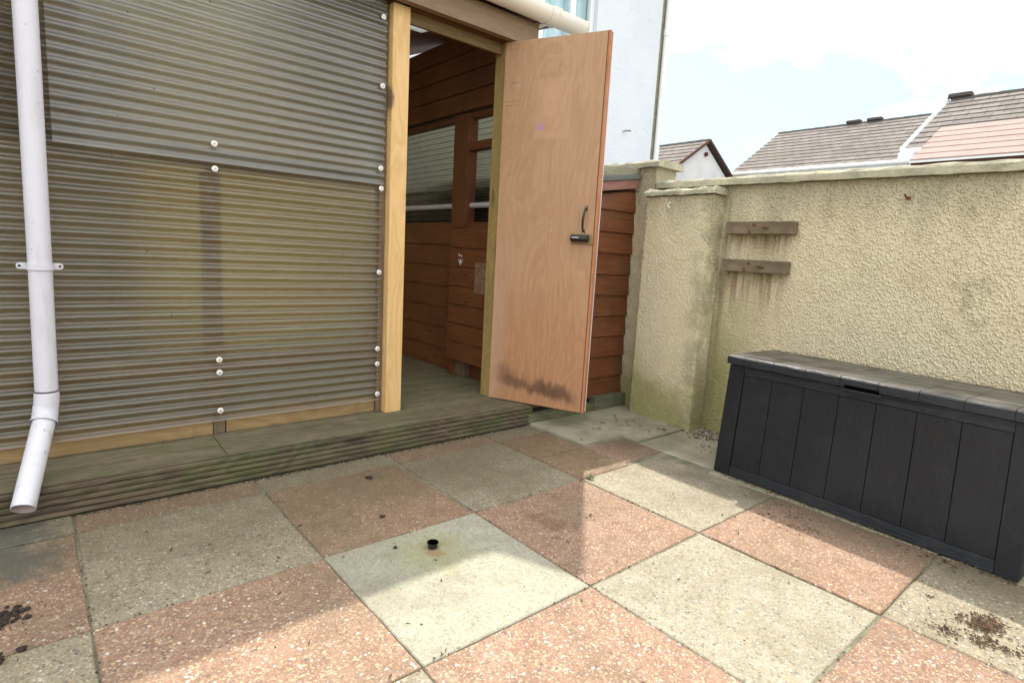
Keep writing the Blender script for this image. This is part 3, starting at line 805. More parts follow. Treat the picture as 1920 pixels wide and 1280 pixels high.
# battens on the wall
for (z, y0, y1, lab) in ((1.215, 1.385, 1.770, 'upper grey timber batten with rust marks screwed to the roughcast wall'),
                         (1.007, 1.398, 1.770, 'lower grey timber batten with rust marks screwed to the roughcast wall')):
    b = MB().box(3.085, 3.147, y0, y1, z - 0.034, z + 0.034)
    o = b.build('timber_batten', 'batten', off=(3.13, (y0 + y1) / 2, z), loc=(3.13, (y0 + y1) / 2, z), bevel=0.004)
    tag(o, lab, 'timber batten', 'timber battens on the wall')
    o.location.x -= 0.037; o.location.z -= 0.002; o.rotation_euler = (0, 0, R(-2.2))
    for (yy, ln, hh, dz) in ((0.02, 0.03, 0.010, 0.012), (-0.045, 0.062, 0.009, -0.004), (0.045, 0.018, 0.012, -0.022)):
        yc = yy; pts = []
        for k in range(9):
            an = 2 * math.pi * k / 9
            pts.append((yc + ln * 0.5 * math.cos(an) * random.uniform(0.7, 1.1), dz + hh * math.sin(an) * random.uniform(0.6, 1.2) + math.cos(an) * 0.004))
        cl_ = MB(); i = 0
        for (a, c_) in pts: cl_.v.append((-0.0458, a, c_))
        cl_.f.append(tuple(i + k for k in reversed(range(9))))
        cl_.build('rust_mark', 'rustnail', o)

WR = Matrix.Translation((3.122, 1.8, -0.004)) @ Matrix.Rotation(R(-2.2), 4, 'Z') @ Matrix.Rotation(R(0.8), 4, 'X') @ Matrix.Translation((-3.15, -1.8, 0))
bw.matrix_world = WR @ Matrix.Translation(bw_o)
hk = MB().tube([(3.155, 0.909, 1.352), (3.12, 0.909, 1.352), (3.112, 0.912, 1.358), (3.108, 0.918, 1.366)], 0.004, 8)
hk.blob((3.146, 0.909, 1.352), 0.012, 8)
hk.v = [(a - 0.061, b - 0.008, c - 0.003) for a, b, c in hk.v]
tag(hk.build('wall_hook', 'rustnail'), 'small rusty hook fixed high on the long cream wall', 'hook')
hk = MB().tube([(2.990, 2.108, 1.357), (2.984, 2.118, 1.353), (2.983, 2.124, 1.343), (2.984, 2.120, 1.332), (2.990, 2.110, 1.327)], 0.0035, 8)
tag(hk.build('cup_hook', 'washer'), 'tiny pale curved hook near the top of the short pier', 'hook')

# ------------------------------------------------------------------ timber deck
dk_o = (1.0, 2.6, 0)
dk = empty('timber_deck', dk_o, 'mossy timber decking step with grooved front board under the shed', 'deck')
y = 2.448
for k, w in enumerate([0.142] * 17):
    y1 = y + w
    if k == 0: spans = [(-1.6, 0.585), (0.589, 2.262)]
    elif k == 1: spans = [(-1.6, 0.59), (0.594, 2.29)]
    else: spans = [(-1.6, 1.1 if k % 2 else 0.4), (1.104 if k % 2 else 0.404, 2.36)]
    for (xa, xb) in spans:
        b = MB(); n = 9; prof = [(y + 0.0015, 0.100)]
        m_ = 12
        for q in range(m_ + 1):
            yy = y + 0.004 + (y1 - y - 0.008) * q / m_
            prof.append((yy, 0.125 - (0.0 if (q % 2) else (0.0022 if k > 0 else 0.0015))))
        prof.append((y1 - 0.0015, 0.100))
        b.prism(prof, 'x', xa, xb)
        b.build('deck_board', 'deck', dk, off=dk_o)
    y = y1
MB().box(-1.6, 2.25, 2.50, 4.8, 0.0, 0.099).build('joist_frame', 'dark', dk, off=dk_o)
prof = [(2.447, 0.004)]; z0 = 0.006
ng = 5
for k in range(ng):
    za = 0.004 + k * 0.0235; zb = za + 0.0235
    prof += [(2.434, za + 0.0015), (2.431, za + 0.005), (2.431, zb - 0.0085), (2.4345, zb - 0.0055), (2.441, zb - 0.004), (2.441, zb - 0.001)]
prof += [(2.4375, 0.122), (2.447, 0.1225)]
fb = MB().prism(prof, 'x', -1.6, 2.262)
fb.build('fascia_board', 'fascia', dk, off=dk_o)
# pressure-treated sole timbers on the slabs by the lean-to
for (xa, xb, hh, lab) in ((2.232, 2.80, 0.062, 'short mossy timber on the slabs under the open door'), (2.806, 3.118, 0.085, 'thick damp timber on the slabs at the foot of the red lean-to')):
    o = MB().box(xa, xb, 2.425, 2.475, 0.012, hh + 0.012 if xa > 2.5 else hh).build('ground_timber', 'kerbwood', bevel=0.003, off=((xa + xb) / 2, 2.45, 0), loc=((xa + xb) / 2, 2.45, 0))
    tag(o, lab, 'timber', 'timbers along the foot of the lean-to')

# ------------------------------------------------------------------ shed
sh_o = (1.0, 2.7, 0.125)
sh = empty('garden_shed', sh_o, 'timber shed lean-to with smoky corrugated plastic front and open plywood door', 'shed')
P = lambda mb, name, m, **k: mb.build(name, m, k.pop('parent', sh), off=sh_o, **k)
o = MB().box(-0.046, 0.046, 0, 0.092, 0.125, 2.165).build('door_post', 'post', sh, loc=(1.466 - sh_o[0], 2.680 - sh_o[1], -0.125), bevel=0.002)
P(MB().box(2.124, 2.19, 2.683, 2.776, 0.125, 2.165), 'door_jamb', 'jamb', bevel=0.0015)
P(MB().box(-1.6, 2.305, 2.622, 2.664, 2.166, 2.292), 'fascia_beam', 'beam', bevel=0.002)
P(MB().box(-1.6, 2.19, 2.665, 2.79, 2.20, 2.30), 'wall_plate', 'redy')
P(MB().box(1.513, 2.123, 2.715, 2.735, 2.107, 2.165), 'door_lintel', 'lintel', bevel=0.0015)
P(MB().box(1.513, 2.123, 2.69, 2.74, 2.166, 2.199), 'lintel_packer', 'redx')
# bottom plates seen under the sheet
P(MB().box(0.655, 1.385, 2.742, 2.79, 0.1265, 0.215), 'sole_plate', 'plate', bevel=0.0015)
P(MB().box(-1.6, 0.598, 2.742, 2.79, 0.1265, 0.215), 'sole_plate', 'plate', bevel=0.0015)
P(MB().box(0.602, 0.650, 2.748, 2.80, 0.1265, 1.36), 'stud', 'stud')
P(MB().box(0.578, 0.640, 2.738, 2.782, 0.216, 1.27), 'stud', 'stud')
for z_ in (1.285, 0.400, 2.08):
    P(MB().box(-1.6, 1.415, 2.7385, 2.78, z_, z_ + 0.075), 'rail', 'stud')
P(MB().box(1.386, 1.417, 2.725, 2.78, 0.1265, 2.165), 'stud', 'stud')
P(MB().box(-0.72, -0.66, 2.783, 2.83, 0.1265, 2.165), 'stud', 'stud')
# corrugated front
P(corrugated(MB(), -1.6, 1.4, 2.727, 0.190, 1.345, seed=1), 'corrugated_sheet', 'sheet', smooth=True)
P(corrugated(MB(), 0.093, 1.402, 2.713, 1.308, 2.17, amp=0.0055, seed=4), 'corrugated_sheet', 'sheetup', smooth=True)
P(corrugated(MB(), -1.6, 0.19, 2.724, 1.308, 2.17, seed=7), 'corrugated_sheet', 'sheetdark', smooth=True)


def screw(x, z, y=2.704):
    w = MB().tube([(x, y + 0.002, z), (x, y - 0.003, z), (x, y - 0.006, z)], [0.0125, 0.0125, 0.009], 20)
    wo_ = P(w, 'screw_washer', 'washer', smooth=True)
    s_ = MB().tube([(x, y - 0.0055, z), (x, y - 0.0085, z)], [0.0052, 0.0040], 10)
    P(s_, 'screw_head', 'steel', parent=wo_)


for z_ in (2.091, 1.776, 1.386, 1.288, 0.87, 0.472, 0.392, 0.229): screw(1.382 + random.uniform(-0.003, 0.003), z_)
for z_ in (1.384, 1.283, 0.472, 0.415, 0.242): screw(0.622, z_)
for z_ in (1.384, 0.472, 0.242): screw(-0.69, z_)

# roof: boards with a clear strip, rising to the house
def roof_z(y): return 2.315 + (y - 2.58) * 0.12
def roof_sheet(xa, xb, ya, yb, t=0.02):
    return MB().hexa([(xa, ya, roof_z(ya)), (xb, ya, roof_z(ya)), (xb, yb, roof_z(yb)), (xa, yb, roof_z(yb)),
                      (xa, ya, roof_z(ya) + t), (xb, ya, roof_z(ya) + t), (xb, yb, roof_z(yb) + t), (xa, yb, roof_z(yb) + t)])


P(roof_sheet(1.5, 2.44, 2.60, 3.45), 'roof_boards', 'redy')
P(roof_sheet(1.5, 2.44, 3.62, 4.96), 'roof_boards', 'redy')
P(roof_sheet(2.13, 2.44, 3.451, 3.619), 'roof_boards', 'redy')
P(roof_sheet(1.5, 2.129, 3.451, 3.619, 0.006), 'roof_light', 'rooflight')
P(roof_sheet(-1.6, 1.5, 2.60, 4.96, 0.006), 'roof_light', 'rooflight')
for x_ in (-1.1, -0.5, 0.1, 0.7, 1.3):
    P(MB().hexa([(x_, 2.7, roof_z(2.7) - 0.1), (x_ + 0.045, 2.7, roof_z(2.7) - 0.1), (x_ + 0.045, 4.95, roof_z(4.95) - 0.1), (x_, 4.95, roof_z(4.95) - 0.1),
                 (x_, 2.7, roof_z(2.7) - .001), (x_ + 0.045, 2.7, roof_z(2.7) - .001), (x_ + 0.045, 4.95, roof_z(4.95) - .001), (x_, 4.95, roof_z(4.95) - .001)]), 'rafter', 'stud')
# right-hand wall of the shed seen through the doorway: weatherboards, window, upper boards
def lapboards_y(mb, xw, y0, y1, z0, z1, step, thick=0.016, lap=0.012):
    z = z0
    while z < z1 - 0.002:
        zt = min(z + step, z1)
        mb.hexa([(xw - thick, y0, z), (xw, y0, z), (xw, y1, z), (xw - thick, y1, z), (xw - 0.004, y0, zt + 0.003), (xw, y0, zt + 0.003), (xw, y1, zt + 0.003), (xw - 0.004, y1, zt + 0.003)])
        z = zt
    return mb


P(lapboards_y(MB(), 2.37, 2.777, 4.96, 0.127, 1.20, 0.153), 'weatherboards', 'redy')
ub = MB(); z = 1.945; k = 0
while z < 2.45:
    y_min = max(2.777, 2.58 + (z + 0.04 - 2.30) / 0.12)
    ub.box(2.348, 2.366, y_min if z > 2.2 else 2.777, 4.96, z, z + 0.121); z += 0.127
P(ub, 'upper_boards', 'redy', bevel=0.003)
P(MB().box(2.367, 2.385, 2.777, 4.96, 1.93, 2.33), 'board_backing', 'dark')
P(MB().box(2.37, 2.43, 2.777, 4.96, 1.895, 1.929), 'window_head', 'redy')
P(MB().box(2.345, 2.43, 3.335, 3.50, 1.166, 1.929), 'window_post', 'redz', bevel=0.002)
P(MB().box(2.352, 2.425, 2.777, 3.334, 1.680, 1.735), 'window_rail', 'redy', bevel=0.002)
P(MB().box(2.371, 2.46, 2.777, 4.96, 1.175, 1.20), 'window_sill', 'redy')
P(corrugated(MB(), 2.777, 4.96, 2.455, 1.195, 1.93, 0.04, 0.007, 14, 'y', 3), 'window_sheet', 'sheetin', smooth=True)
P(MB().tube([(2.40, 4.96, 1.318), (2.40, 2.78, 1.318)], 0.019, 16), 'waste_pipe', 'pvc', smooth=True)
# half-height boarded cupboard
cu = MB(); z = 0.245
while z < 1.15:
    cu.box(2.262, 2.281, 2.80, 3.375, z, z + 0.125); z += 0.1295
cb = P(cu, 'cupboard_front', 'redy', bevel=0.0025)
P(MB().box(2.282, 2.345, 2.80, 3.374, 1.14, 1.158), 'cupboard_shelf', 'redy', parent=cb)
P(MB().box(2.282, 2.335, 3.33, 3.372, 0.127, 1.139), 'cupboard_leg', 'redz', parent=cb)
P(MB().box(2.30, 2.345, 3.20, 3.325, 0.127, 0.29), 'cupboard_foot', 'stud', parent=cb)
ch = MB()
for (yc, zc, w, h_) in ((3.262, 0.975, 0.010, 0.010), (3.236, 0.968, 0.013, 0.008), (3.245, 0.935, 0.012, 0.014)):
    i = len(ch.v)
    for k in range(8):
        an = 2 * math.pi * k / 8
        ch.v.append((2.2608, yc + w * math.cos(an) * random.uniform(0.6, 1.2), zc + h_ * math.sin(an) * random.uniform(0.6, 1.2)))
    ch.f.append(tuple(i + k for k in range(8)))
i = len(ch.v)
ch.v += [(2.2608, 3.275, 0.955), (2.2608, 3.262, 0.925), (2.2608, 3.244, 0.905), (2.2608, 3.226, 0.925), (2.2608, 3.214, 0.952), (2.2608, 3.226, 0.938), (2.2608, 3.244, 0.926), (2.2608, 3.264, 0.940)]
ch.f += [(i, i + 1, i + 6, i + 7), (i + 1, i + 2, i + 6), (i + 2, i + 3, i + 6), (i + 3, i + 4, i + 5, i + 6)]
P(ch, 'paint_chip', 'label', parent=cb)
M['paperghost'] = mat('torn_paper_mark', lambda g: dict(col=g.mix(g.ss(g.noise(g.map(g.co(), sc=(1, 9, 30)), 2.0, 5, 0.7), 0.42, 0.6), (0.20, 0.10, 0.06), (0.28, 0.18, 0.12)), rough=0.8))
P(MB().box(2.2604, 2.2615, 2.945, 3.072, 0.73, 0.93), 'paper_mark', 'paperghost', parent=cb)
# left inside of the shed: back wall, boards and things leaning there, seen dim through the plastic
P(MB().box(-1.6, 2.37, 4.92, 4.96, 0.1265, 2.58), 'back_wall', 'innerwall')
P(MB().box(-1.6, -1.55, 2.80, 4.91, 0.1265, 2.32), 'end_wall', 'redy')
P(MB().box(-1.54, 0.50, 4.1, 4.14, 0.1265, 2.25), 'inner_partition', 'stud')

# door
hinge = Vector((2.1175, 2.680, 0.130)); dang = math.atan2(-0.55, 0.2475)
dr = MB().box(0.0, 0.594, 0.0, 0.034, 0.0, 2.034)
door = dr.build('door', 'door', sh, loc=hinge - Vector(sh_o), rotz=dang, bevel=0.001)
MB().box(0.5945, 0.606, -0.001, 0.035, 0.0, 2.034).build('edge_lipping', 'lipping', door, bevel=0.0008)
MB().box(-0.006, 0.6085, 0.0352, 0.042, 0.001, 2.038).build('outer_face', 'pvcdirty', door, bevel=0.001)
MB().box(0.590, 0.5935, -0.0006, 0.0002, 0.0, 2.034).build('lipping_joint', 'brown', door)
hz = 1.073
h = MB(); hx = 0.536
pts = []; rr = []
for k in range(15):
    t = k / 14; pts.append((hx + 0.004 * (1 - 2 * t), -0.006 - 0.026 * math.sin(math.pi * t) ** 0.6, hz + 0.058 - 0.116 * t)); rr.append(0.0042 + 0.0022 * math.sin(math.pi * t))
h.tube(pts, rr, 10)
for s_ in (1, -1):
    h.tube([(hx + 0.004 * s_, -0.0005, hz + 0.066 * s_), (hx + 0.004 * s_, -0.004, hz + 0.066 * s_)], [0.0105, 0.009], 14)
    h.tube([(hx + 0.004 * s_, -0.0005, hz + 0.056 * s_), (hx + 0.004 * s_, -0.005, hz + 0.056 * s_)], [0.008, 0.006], 12)
ho = h.build('handle', 'iron', door, smooth=True)
for s_ in (1, -1):
    MB().tube([(hx + 0.004 * s_, -0.0042, hz + 0.069 * s_), (hx + 0.004 * s_, -0.0056, hz + 0.069 * s_)], 0.0036, 10).build('screw_head', 'steel', ho)
lk = MB().box(0.466, 0.594, -0.010, -0.0012, 0.943, 1.000).build('lock_backplate', 'plate', door, bevel=0.001)
lb = MB()
lb.tube([(0.472, -0.026, 0.9735), (0.476, -0.026, 0.9735), (0.566, -0.026, 0.9735), (0.570, -0.026, 0.9735)], [0.015, 0.0185, 0.0185, 0.016], 20)
lb.box(0.482, 0.560, -0.024, -0.0102, 0.956, 0.991)
lbo = lb.build('rim_lock', 'iron', door, smooth=True)
MB().tube([(0.5645, -0.026, 0.9735), (0.5715, -0.026, 0.9735)], 0.0192, 20).build('lock_collar', 'iron', lbo, smooth=True)
# the small white maker's lettering, unreadable in the photo: a broken pale stroke
st = MB()
for k in range(7):
    x0 = 0.484 + k * 0.0056
    st.box(x0, x0 + 0.0040, -0.0452, -0.0435, 0.9745, 0.9745 + random.choice((0.004, 0.0052, 0.0045)))
st.build('lock_lettering', 'label', lbo)

# gutter
gt = MB(); gy, gz, gr = 2.562, 2.345, 0.060
prof = []
for k in range(15):
    an = math.pi + math.pi * k / 14; prof.append((gy + gr * math.cos(an), gz + gr * math.sin(an)))
prof.append((gy + gr, gz + 0.012))
for k in range(15):
    an = 2 * math.pi - math.pi * k / 14; prof.append((gy + (gr - 0.004) * math.cos(an), gz + 0.002 + (gr - 0.004) * math.sin(an)))
prof.append((gy - gr, gz + 0.012))
gt.prism(prof, 'x', -1.6, 2.585)
go = P(gt, 'gutter', 'gutter', smooth=True)
def ring(xa, xb, rad):
    pr_ = []
    for k in range(15):
        an = math.pi + math.pi * k / 14; pr_.append((gy + rad * math.cos(an), gz + rad * math.sin(an)))
    pr_ += [(gy + rad, gz + 0.016), (gy + rad - 0.006, gz + 0.016)]
    for k in range(13):
        an = 2 * math.pi - math.pi * (k + .5) / 13; pr_.append((gy + (rad - 0.0035) * math.cos(an), gz + (rad - 0.0035) * math.sin(an)))
    pr_ += [(gy - rad + 0.006, gz + 0.016), (gy - rad, gz + 0.016)]
    return MB().prism(pr_, 'x', xa, xb)
P(ring(2.352, 2.362, 0.068), 'gutter_bracket', 'gutter', parent=go, smooth=True)
P(ring(2.300, 2.352, 0.0645), 'gutter_bracket', 'gutter', parent=go, smooth=True)
P(ring(0.9, 0.93, 0.066), 'gutter_bracket', 'gutter', parent=go, smooth=True)
ec = MB(); pr_ = [(gy + 0.064 * math.cos(math.pi + math.pi * k / 14), gz + 0.064 * math.sin(math.pi + math.pi * k / 14)) for k in range(15)] + [(gy + 0.064, gz + 0.018), (gy - 0.064, gz + 0.018)]
ec.prism(pr_, 'x', 2.586, 2.596)
P(ec, 'gutter_end_cap', 'gutter', parent=go)
P(MB().box(2.335, 2.375, 2.625, 2.70, 2.31, 2.36), 'gutter_bracket', 'gutter', parent=go)

# drainpipe
dp = MB().tube([(0.046, 2.625, 2.30), (0.040, 2.624, 1.5), (0.034, 2.622, 0.86), (0.028, 2.620, 0.405)], 0.0345, 32)
dpo = P(dp, 'drainpipe', 'pvc', smooth=True)
e0 = Vector((0.028, 2.620, 0.405)); e1 = Vector((0.022, 2.618, 0.335)); dd = Vector((-0.085, -0.275, -0.275)).normalized()
el_pts = [e0 + Vector((0, 0, 0.012)), e0, e0.lerp(e1, 0.5), e1 + Vector((0, 0, 0.02)), e1 + dd * 0.012 + Vector((0, 0, 0.006)), e1 + dd * 0.035]
P(MB().tube(el_pts, [0.036, 0.0375, 0.0375, 0.038, 0.0385, 0.0385], 32, cap=False), 'pipe_elbow', 'pvc', parent=dpo, smooth=True)
P(MB().tube([e1 + dd * 0.030, e1 + dd * 0.041], [0.0402, 0.0402], 32, cap=False), 'elbow_rim', 'pvc', parent=dpo, smooth=True)
P(MB().tube([e0 + Vector((0, 0, 0.016)), e0 + Vector((0, 0, 0.011))], 0.0365, 32, cap=False), 'elbow_dark_line', 'soil', parent=dpo)  # thin dark line round the pipe at the elbow socket
end = e1 + dd * 0.362
sp = MB().tube([e1 + dd * 0.01, end], 0.0340, 32, cap=False)
P(sp, 'pipe_shoe', 'pvcdirty', parent=dpo, smooth=True)
ins = MB().tube([e1 + dd * 0.08, end], 0.0315, 32, cap=False); ins.f = [tuple(reversed(f)) for f in ins.f]
P(ins, 'pipe_bore', 'pvcin', parent=dpo, smooth=True)
rim = MB(); u = dd.cross(Vector((0, 0, 1))).normalized(); w = dd.cross(u)
for k in range(32):
    an = 2 * math.pi * k / 32; q = u * math.cos(an) + w * math.sin(an)
    rim.v += [tuple(end + q * 0.0340), tuple(end + q * 0.0315)]
for k in range(32):
    a = 2 * k; b = 2 * ((k + 1) % 32); rim.f.append((a, b, b + 1, a + 1))
P(rim, 'pipe_rim', 'pvcdirty', parent=dpo)
bz = 0.866
bk = MB().tube([(0.034, 2.622, bz - 0.011), (0.034, 2.622, bz + 0.011)], 0.0402, 32)
for s_ in (-1, 1):
    bk.tube([(0.034 + s_ * 0.054, 2.632, bz + 0.001), (0.034 + s_ * 0.054, 2.641, bz + 0.001)], 0.0115, 16)
    bk.box(*(sorted((0.034 + s_ * 0.034, 0.034 + s_ * 0.054))), 2.6325, 2.6405, bz - 0.010, bz + 0.012)
bko = P(bk, 'pipe_bracket', 'pvc', parent=dpo, smooth=True)
for s_ in (-1, 1):
    P(MB().tube([(0.034 + s_ * 0.056, 2.6318, bz + 0.001), (0.034 + s_ * 0.056, 2.629, bz + 0.001)], [0.0045, 0.0035], 10), 'bracket_screw', 'iron', parent=dpo)

# ------------------------------------------------------------------ red clad lean-to beside the shed
lt_o = (2.8, 2.48, 0)
lt = empty('clad_lean_to', lt_o, 'low red weatherboarded lean-to squeezed between the door and the pier', 'lean-to shed')
L = lambda mb, name, m, **k: mb.build(name, m, k.pop('parent', lt), off=lt_o, **k)
def lt_top(x): return 1.413 + (x - 2.8) * 0.155
yb = 2.495
z = 0.085; step = 0.1365; wb = MB()
while z < 1.50:
    zt = z + step; x0, x1 = 2.30, 3.125
    tl, tr = min(zt, lt_top(x0)), min(zt, lt_top(x1))
    zl = min(z, lt_top(x0) - 0.001); zr = min(z, lt_top(x1) - 0.001)
    if tl > z:
        j = random.uniform(-0.002, 0.002)
        wb.hexa([(x0, yb - 0.022, z + j), (x1, yb - 0.022, z - j), (x1, yb, z), (x0, yb, z), (x0, yb - 0.006, tl + 0.004), (x1, yb - 0.006, tr + 0.004), (x1, yb, tr + 0.004), (x0, yb, tl + 0.004)])
    else:
        xs = x0 + (z - lt_top(x0)) / 0.155
        if xs < x1: wb.hexa([(xs, yb - 0.022, z), (x1, yb - 0.022, z), (x1, yb, z), (xs, yb, z), (xs, yb - 0.006, z + .002), (x1, yb - 0.006, tr + 0.004), (x1, yb, tr + 0.004), (xs, yb, z + .002)])
    z = zt
L(wb, 'weatherboards', 'redx', bevel=0.0015)
L(MB().box(2.31, 3.12, yb + .001, yb + 0.03, 0.02, 1.30), 'wall_lining', 'dark')
def slope_strip(x0, x1, y0, y1, a, b):
    return MB().hexa([(x0, y0, lt_top(x0) + a), (x1, y0, lt_top(x1) + a), (x1, y1, lt_top(x1) + a), (x0, y1, lt_top(x0) + a), (x0, y0, lt_top(x0) + b), (x1, y0, lt_top(x1) + b), (x1, y1, lt_top(x1) + b), (x0, y1, lt_top(x0) + b)])
L(slope_strip(2.30, 3.10, yb - 0.045, yb - 0.0235, 0.010, 0.066), 'bargeboard', 'redpale', bevel=0.002)
L(slope_strip(2.48, 3.118, yb - 0.055, 4.9, 0.067, 0.098), 'roof_felt', 'felt', bevel=0.006)
L(slope_strip(2.30, 3.122, yb - 0.030, yb - 0.002, 0.099, 0.152), 'upstand_board', 'greyboard', bevel=0.002)

# ------------------------------------------------------------------ storage box
A = Vector((2.54, 1.398, 0)); B = Vector((2.481, 0.228, 0)); bang = math.atan2((B - A).y, (B - A).x)
bx = empty('storage_box', A + Vector((0, 0, 0.004)), 'long charcoal plastic storage box with plank pattern and slotted lid against wall', 'storage box', rz=bang)
# local: x along front (0..1.165), y: + is away from camera? rotation puts +y to the left of travel = towards the wall
Lb, Dp, Hb = 1.165, 0.42, 0.545
def tx(x, z): return x + (0.020 * (1 - 2 * x / Lb)) * (z / Hb)   # ends lean in slightly
def ty(z): return 0.012 * z / Hb
def bbox(mb, x0, x1, y0, y1, z0, z1):
    mb.hexa([(tx(x0, z0), y0 + ty(z0), z0), (tx(x1, z0), y0 + ty(z0), z0), (tx(x1, z0), y1, z0), (tx(x0, z0), y1, z0),
             (tx(x0, z1), y0 + ty(z1), z1), (tx(x1, z1), y0 + ty(z1), z1), (tx(x1, z1), y1, z1), (tx(x0, z1), y1, z1)]); return mb
bbox(MB(), 0.0, Lb, 0.012, Dp, 0.0, 0.536).build('body', 'boxz', bx, bevel=0.006)
bbox(MB(), 0.002, 0.080, 0.0, 0.0125, 0.0, 0.535).build('corner_stile', 'boxz', bx, bevel=0.004)
bbox(MB(), 1.098, Lb - 0.002, 0.0, 0.0125, 0.0, 0.535).build('corner_stile', 'boxz', bx, bevel=0.004)
bbox(MB(), 0.081, 1.097, 0.002, 0.0127, 0.0, 0.047).build('bottom_rail', 'boxx', bx, bevel=0.003)
eb = [0.083, 0.225, 0.372, 0.520, 0.664, 0.807, 0.950, 1.096]
for k in range(7):
    bbox(MB(), eb[k] + 0.0012, eb[k + 1] - 0.0012, 0.004, 0.0129, 0.049, 0.494).build('front_plank', 'boxz', bx, bevel=0.0018)
bbox(MB(), 0.083, 1.096, 0.0, 0.0128, 0.497, 0.5345).build('top_rail', 'boxx', bx, bevel=0.003)
# lid: bevelled top edge, seams across, handle slot
ld = MB()
lid_prof = [(-0.010, 0.541), (-0.011, 0.566), (-0.004, 0.5765), (0.008, 0.580), (Dp - 0.02, 0.580), (Dp + 0.006, 0.566), (Dp + 0.006, 0.541)]
seams = [-0.004, 0.083, 0.228, 0.376, 0.523, 0.667, 0.810, 0.953, 1.096, Lb + 0.004]
lidbase = MB()
lidbase.prism([(-0.006, 0.5415), (-0.006, 0.5625), (0.010, 0.5770), (Dp - 0.02, 0.5770), (Dp, 0.5635), (Dp, 0.5415)], 'x', 0.018, Lb - 0.018)
# slot is not cut; a black strip further down stands for it
lid = lidbase.build('lid', 'boxtop', bx)
for k in range(len(seams) - 1):
    a = seams[k] + (0.0008 if k else 0.0); b = seams[k + 1] - (0.0008 if k < len(seams) - 2 else 0.0)
    a = tx(a, Hb); b = tx(b, Hb)
    MB().prism([(-0.0085, 0.5735), (-0.005, 0.5775), (0.004, 0.580), (Dp - 0.02, 0.580), (Dp + 0.006, 0.566), (Dp + 0.004, 0.560), (0.0, 0.560)], 'x', a, b).build('lid_plank', 'boxtop', lid, bevel=0.0016)
    MB().prism([(-0.010, 0.540), (-0.0105, 0.5728), (-0.0068, 0.5730), (0.0, 0.5585), (0.0, 0.540)], 'x', a, b).build('lid_front_band', 'boxx', lid, bevel=0.0012)
# handle recess: raised black strip paints the shade inside the slot
MB().box(0.545, 0.672, -0.0125, -0.010, 0.534, 0.549).build('handle_slot', 'slot', bx)
MB().box(0.535, 0.682, -0.0145, -0.0002, 0.526, 0.5335).build('handle_lip', 'boxx', bx, bevel=0.0015)

# ------------------------------------------------------------------ little things on the paving
pc = MB(); cx, cy = 1.003, 1.535
pc.tube([(cx, cy, -0.004), (cx, cy, 0.016), (cx, cy, 0.020), (cx, cy, 0.020), (cx, cy, 0.008)], [0.0165, 0.0165, 0.0205, 0.0175, 0.0165], 24)
tag(pc.build('pipe_stub', 'iron', smooth=True, loc=(cx, cy, 0), off=(cx, cy, 0)), 'small dark metal pipe stub sticking up from the pale grey slab', 'pipe stub')


def scatter(name, m, spots, label=None, elong=1.0):
    mb = MB()
    for (cx, cy, n, sx_, sy2, r0, r1) in spots:
        for _ in range(n):
            x = random.gauss(cx, sx_); y = random.gauss(cy, sy2); r = random.uniform(r0, r1)
            mb.blob((x, y, r * 0.4), r, random.choice((5, 6, 7)), 0.55)
    o = mb.build(name, m); tag(o, label, kind='stuff'); return o


scatter('soil_clods', 'soil', [(-0.185, 1.80, 45, 0.045, 0.018, 0.005, 0.013), (-0.10, 1.86, 30, 0.025, 0.020, 0.004, 0.011), (-0.125, 1.835, 25, 0.02, 0.02, 0.004, 0.012), (-0.20, 1.65, 26, 0.045, 0.014, 0.004, 0.013), (-0.20, 1.80, 16, 0.035, 0.02, 0.006, 0.014), (-0.145, 1.83, 10, 0.025, 0.02, 0.006, 0.013), (-0.10, 1.865, 12, 0.02, 0.02, 0.004, 0.010), (-0.15, 1.74, 7, 0.015, 0.012, 0.006, 0.012), (-0.22, 1.64, 14, 0.035, 0.012, 0.005, 0.012),
                               (-0.13, 1.665, 4, 0.02, 0.01, 0.004, 0.008), (-0.27, 1.95, 5, 0.02, 0.02, 0.005, 0.010), (-0.3, 1.7, 18, 0.06, 0.05, 0.004, 0.011)], 'dark clods of soil spilled on the slabs below the drainpipe')


def flakes(name, m, spots, label):
    mb = MB()
    for (cx, cy, n, sx_, sy2, ln) in spots:
        for _ in range(n):
            x = random.gauss(cx, sx_); y = random.gauss(cy, sy2); a = random.random() * math.pi; l = random.uniform(0.35, 1) * ln; w = l * random.uniform(0.15, 0.4)
            z = random.uniform(0.001, 0.006); dx, dy = math.cos(a), math.sin(a); t = random.uniform(0.0, 0.004)
            mb.hexa([(x - dx * l - dy * w, y - dy * l + dx * w, z), (x + dx * l - dy * w, y + dy * l + dx * w, z), (x + dx * l + dy * w, y + dy * l - dx * w, z), (x - dx * l + dy * w, y - dy * l - dx * w, z),
                     (x - dx * l * .8, y - dy * l * .8, z + .0015), (x + dx * l * .8, y + dy * l * .8, z + .0015 + t), (x + dx * l * .8 + dy * w * .6, y + dy * l * .8 - dx * w * .6, z + .002 + t), (x - dx * l * .7 + dy * w * .6, y - dy * l * .7 - dx * w * .6, z + .002)])
    o = mb.build(name, m); tag(o, label, kind='stuff'); return o


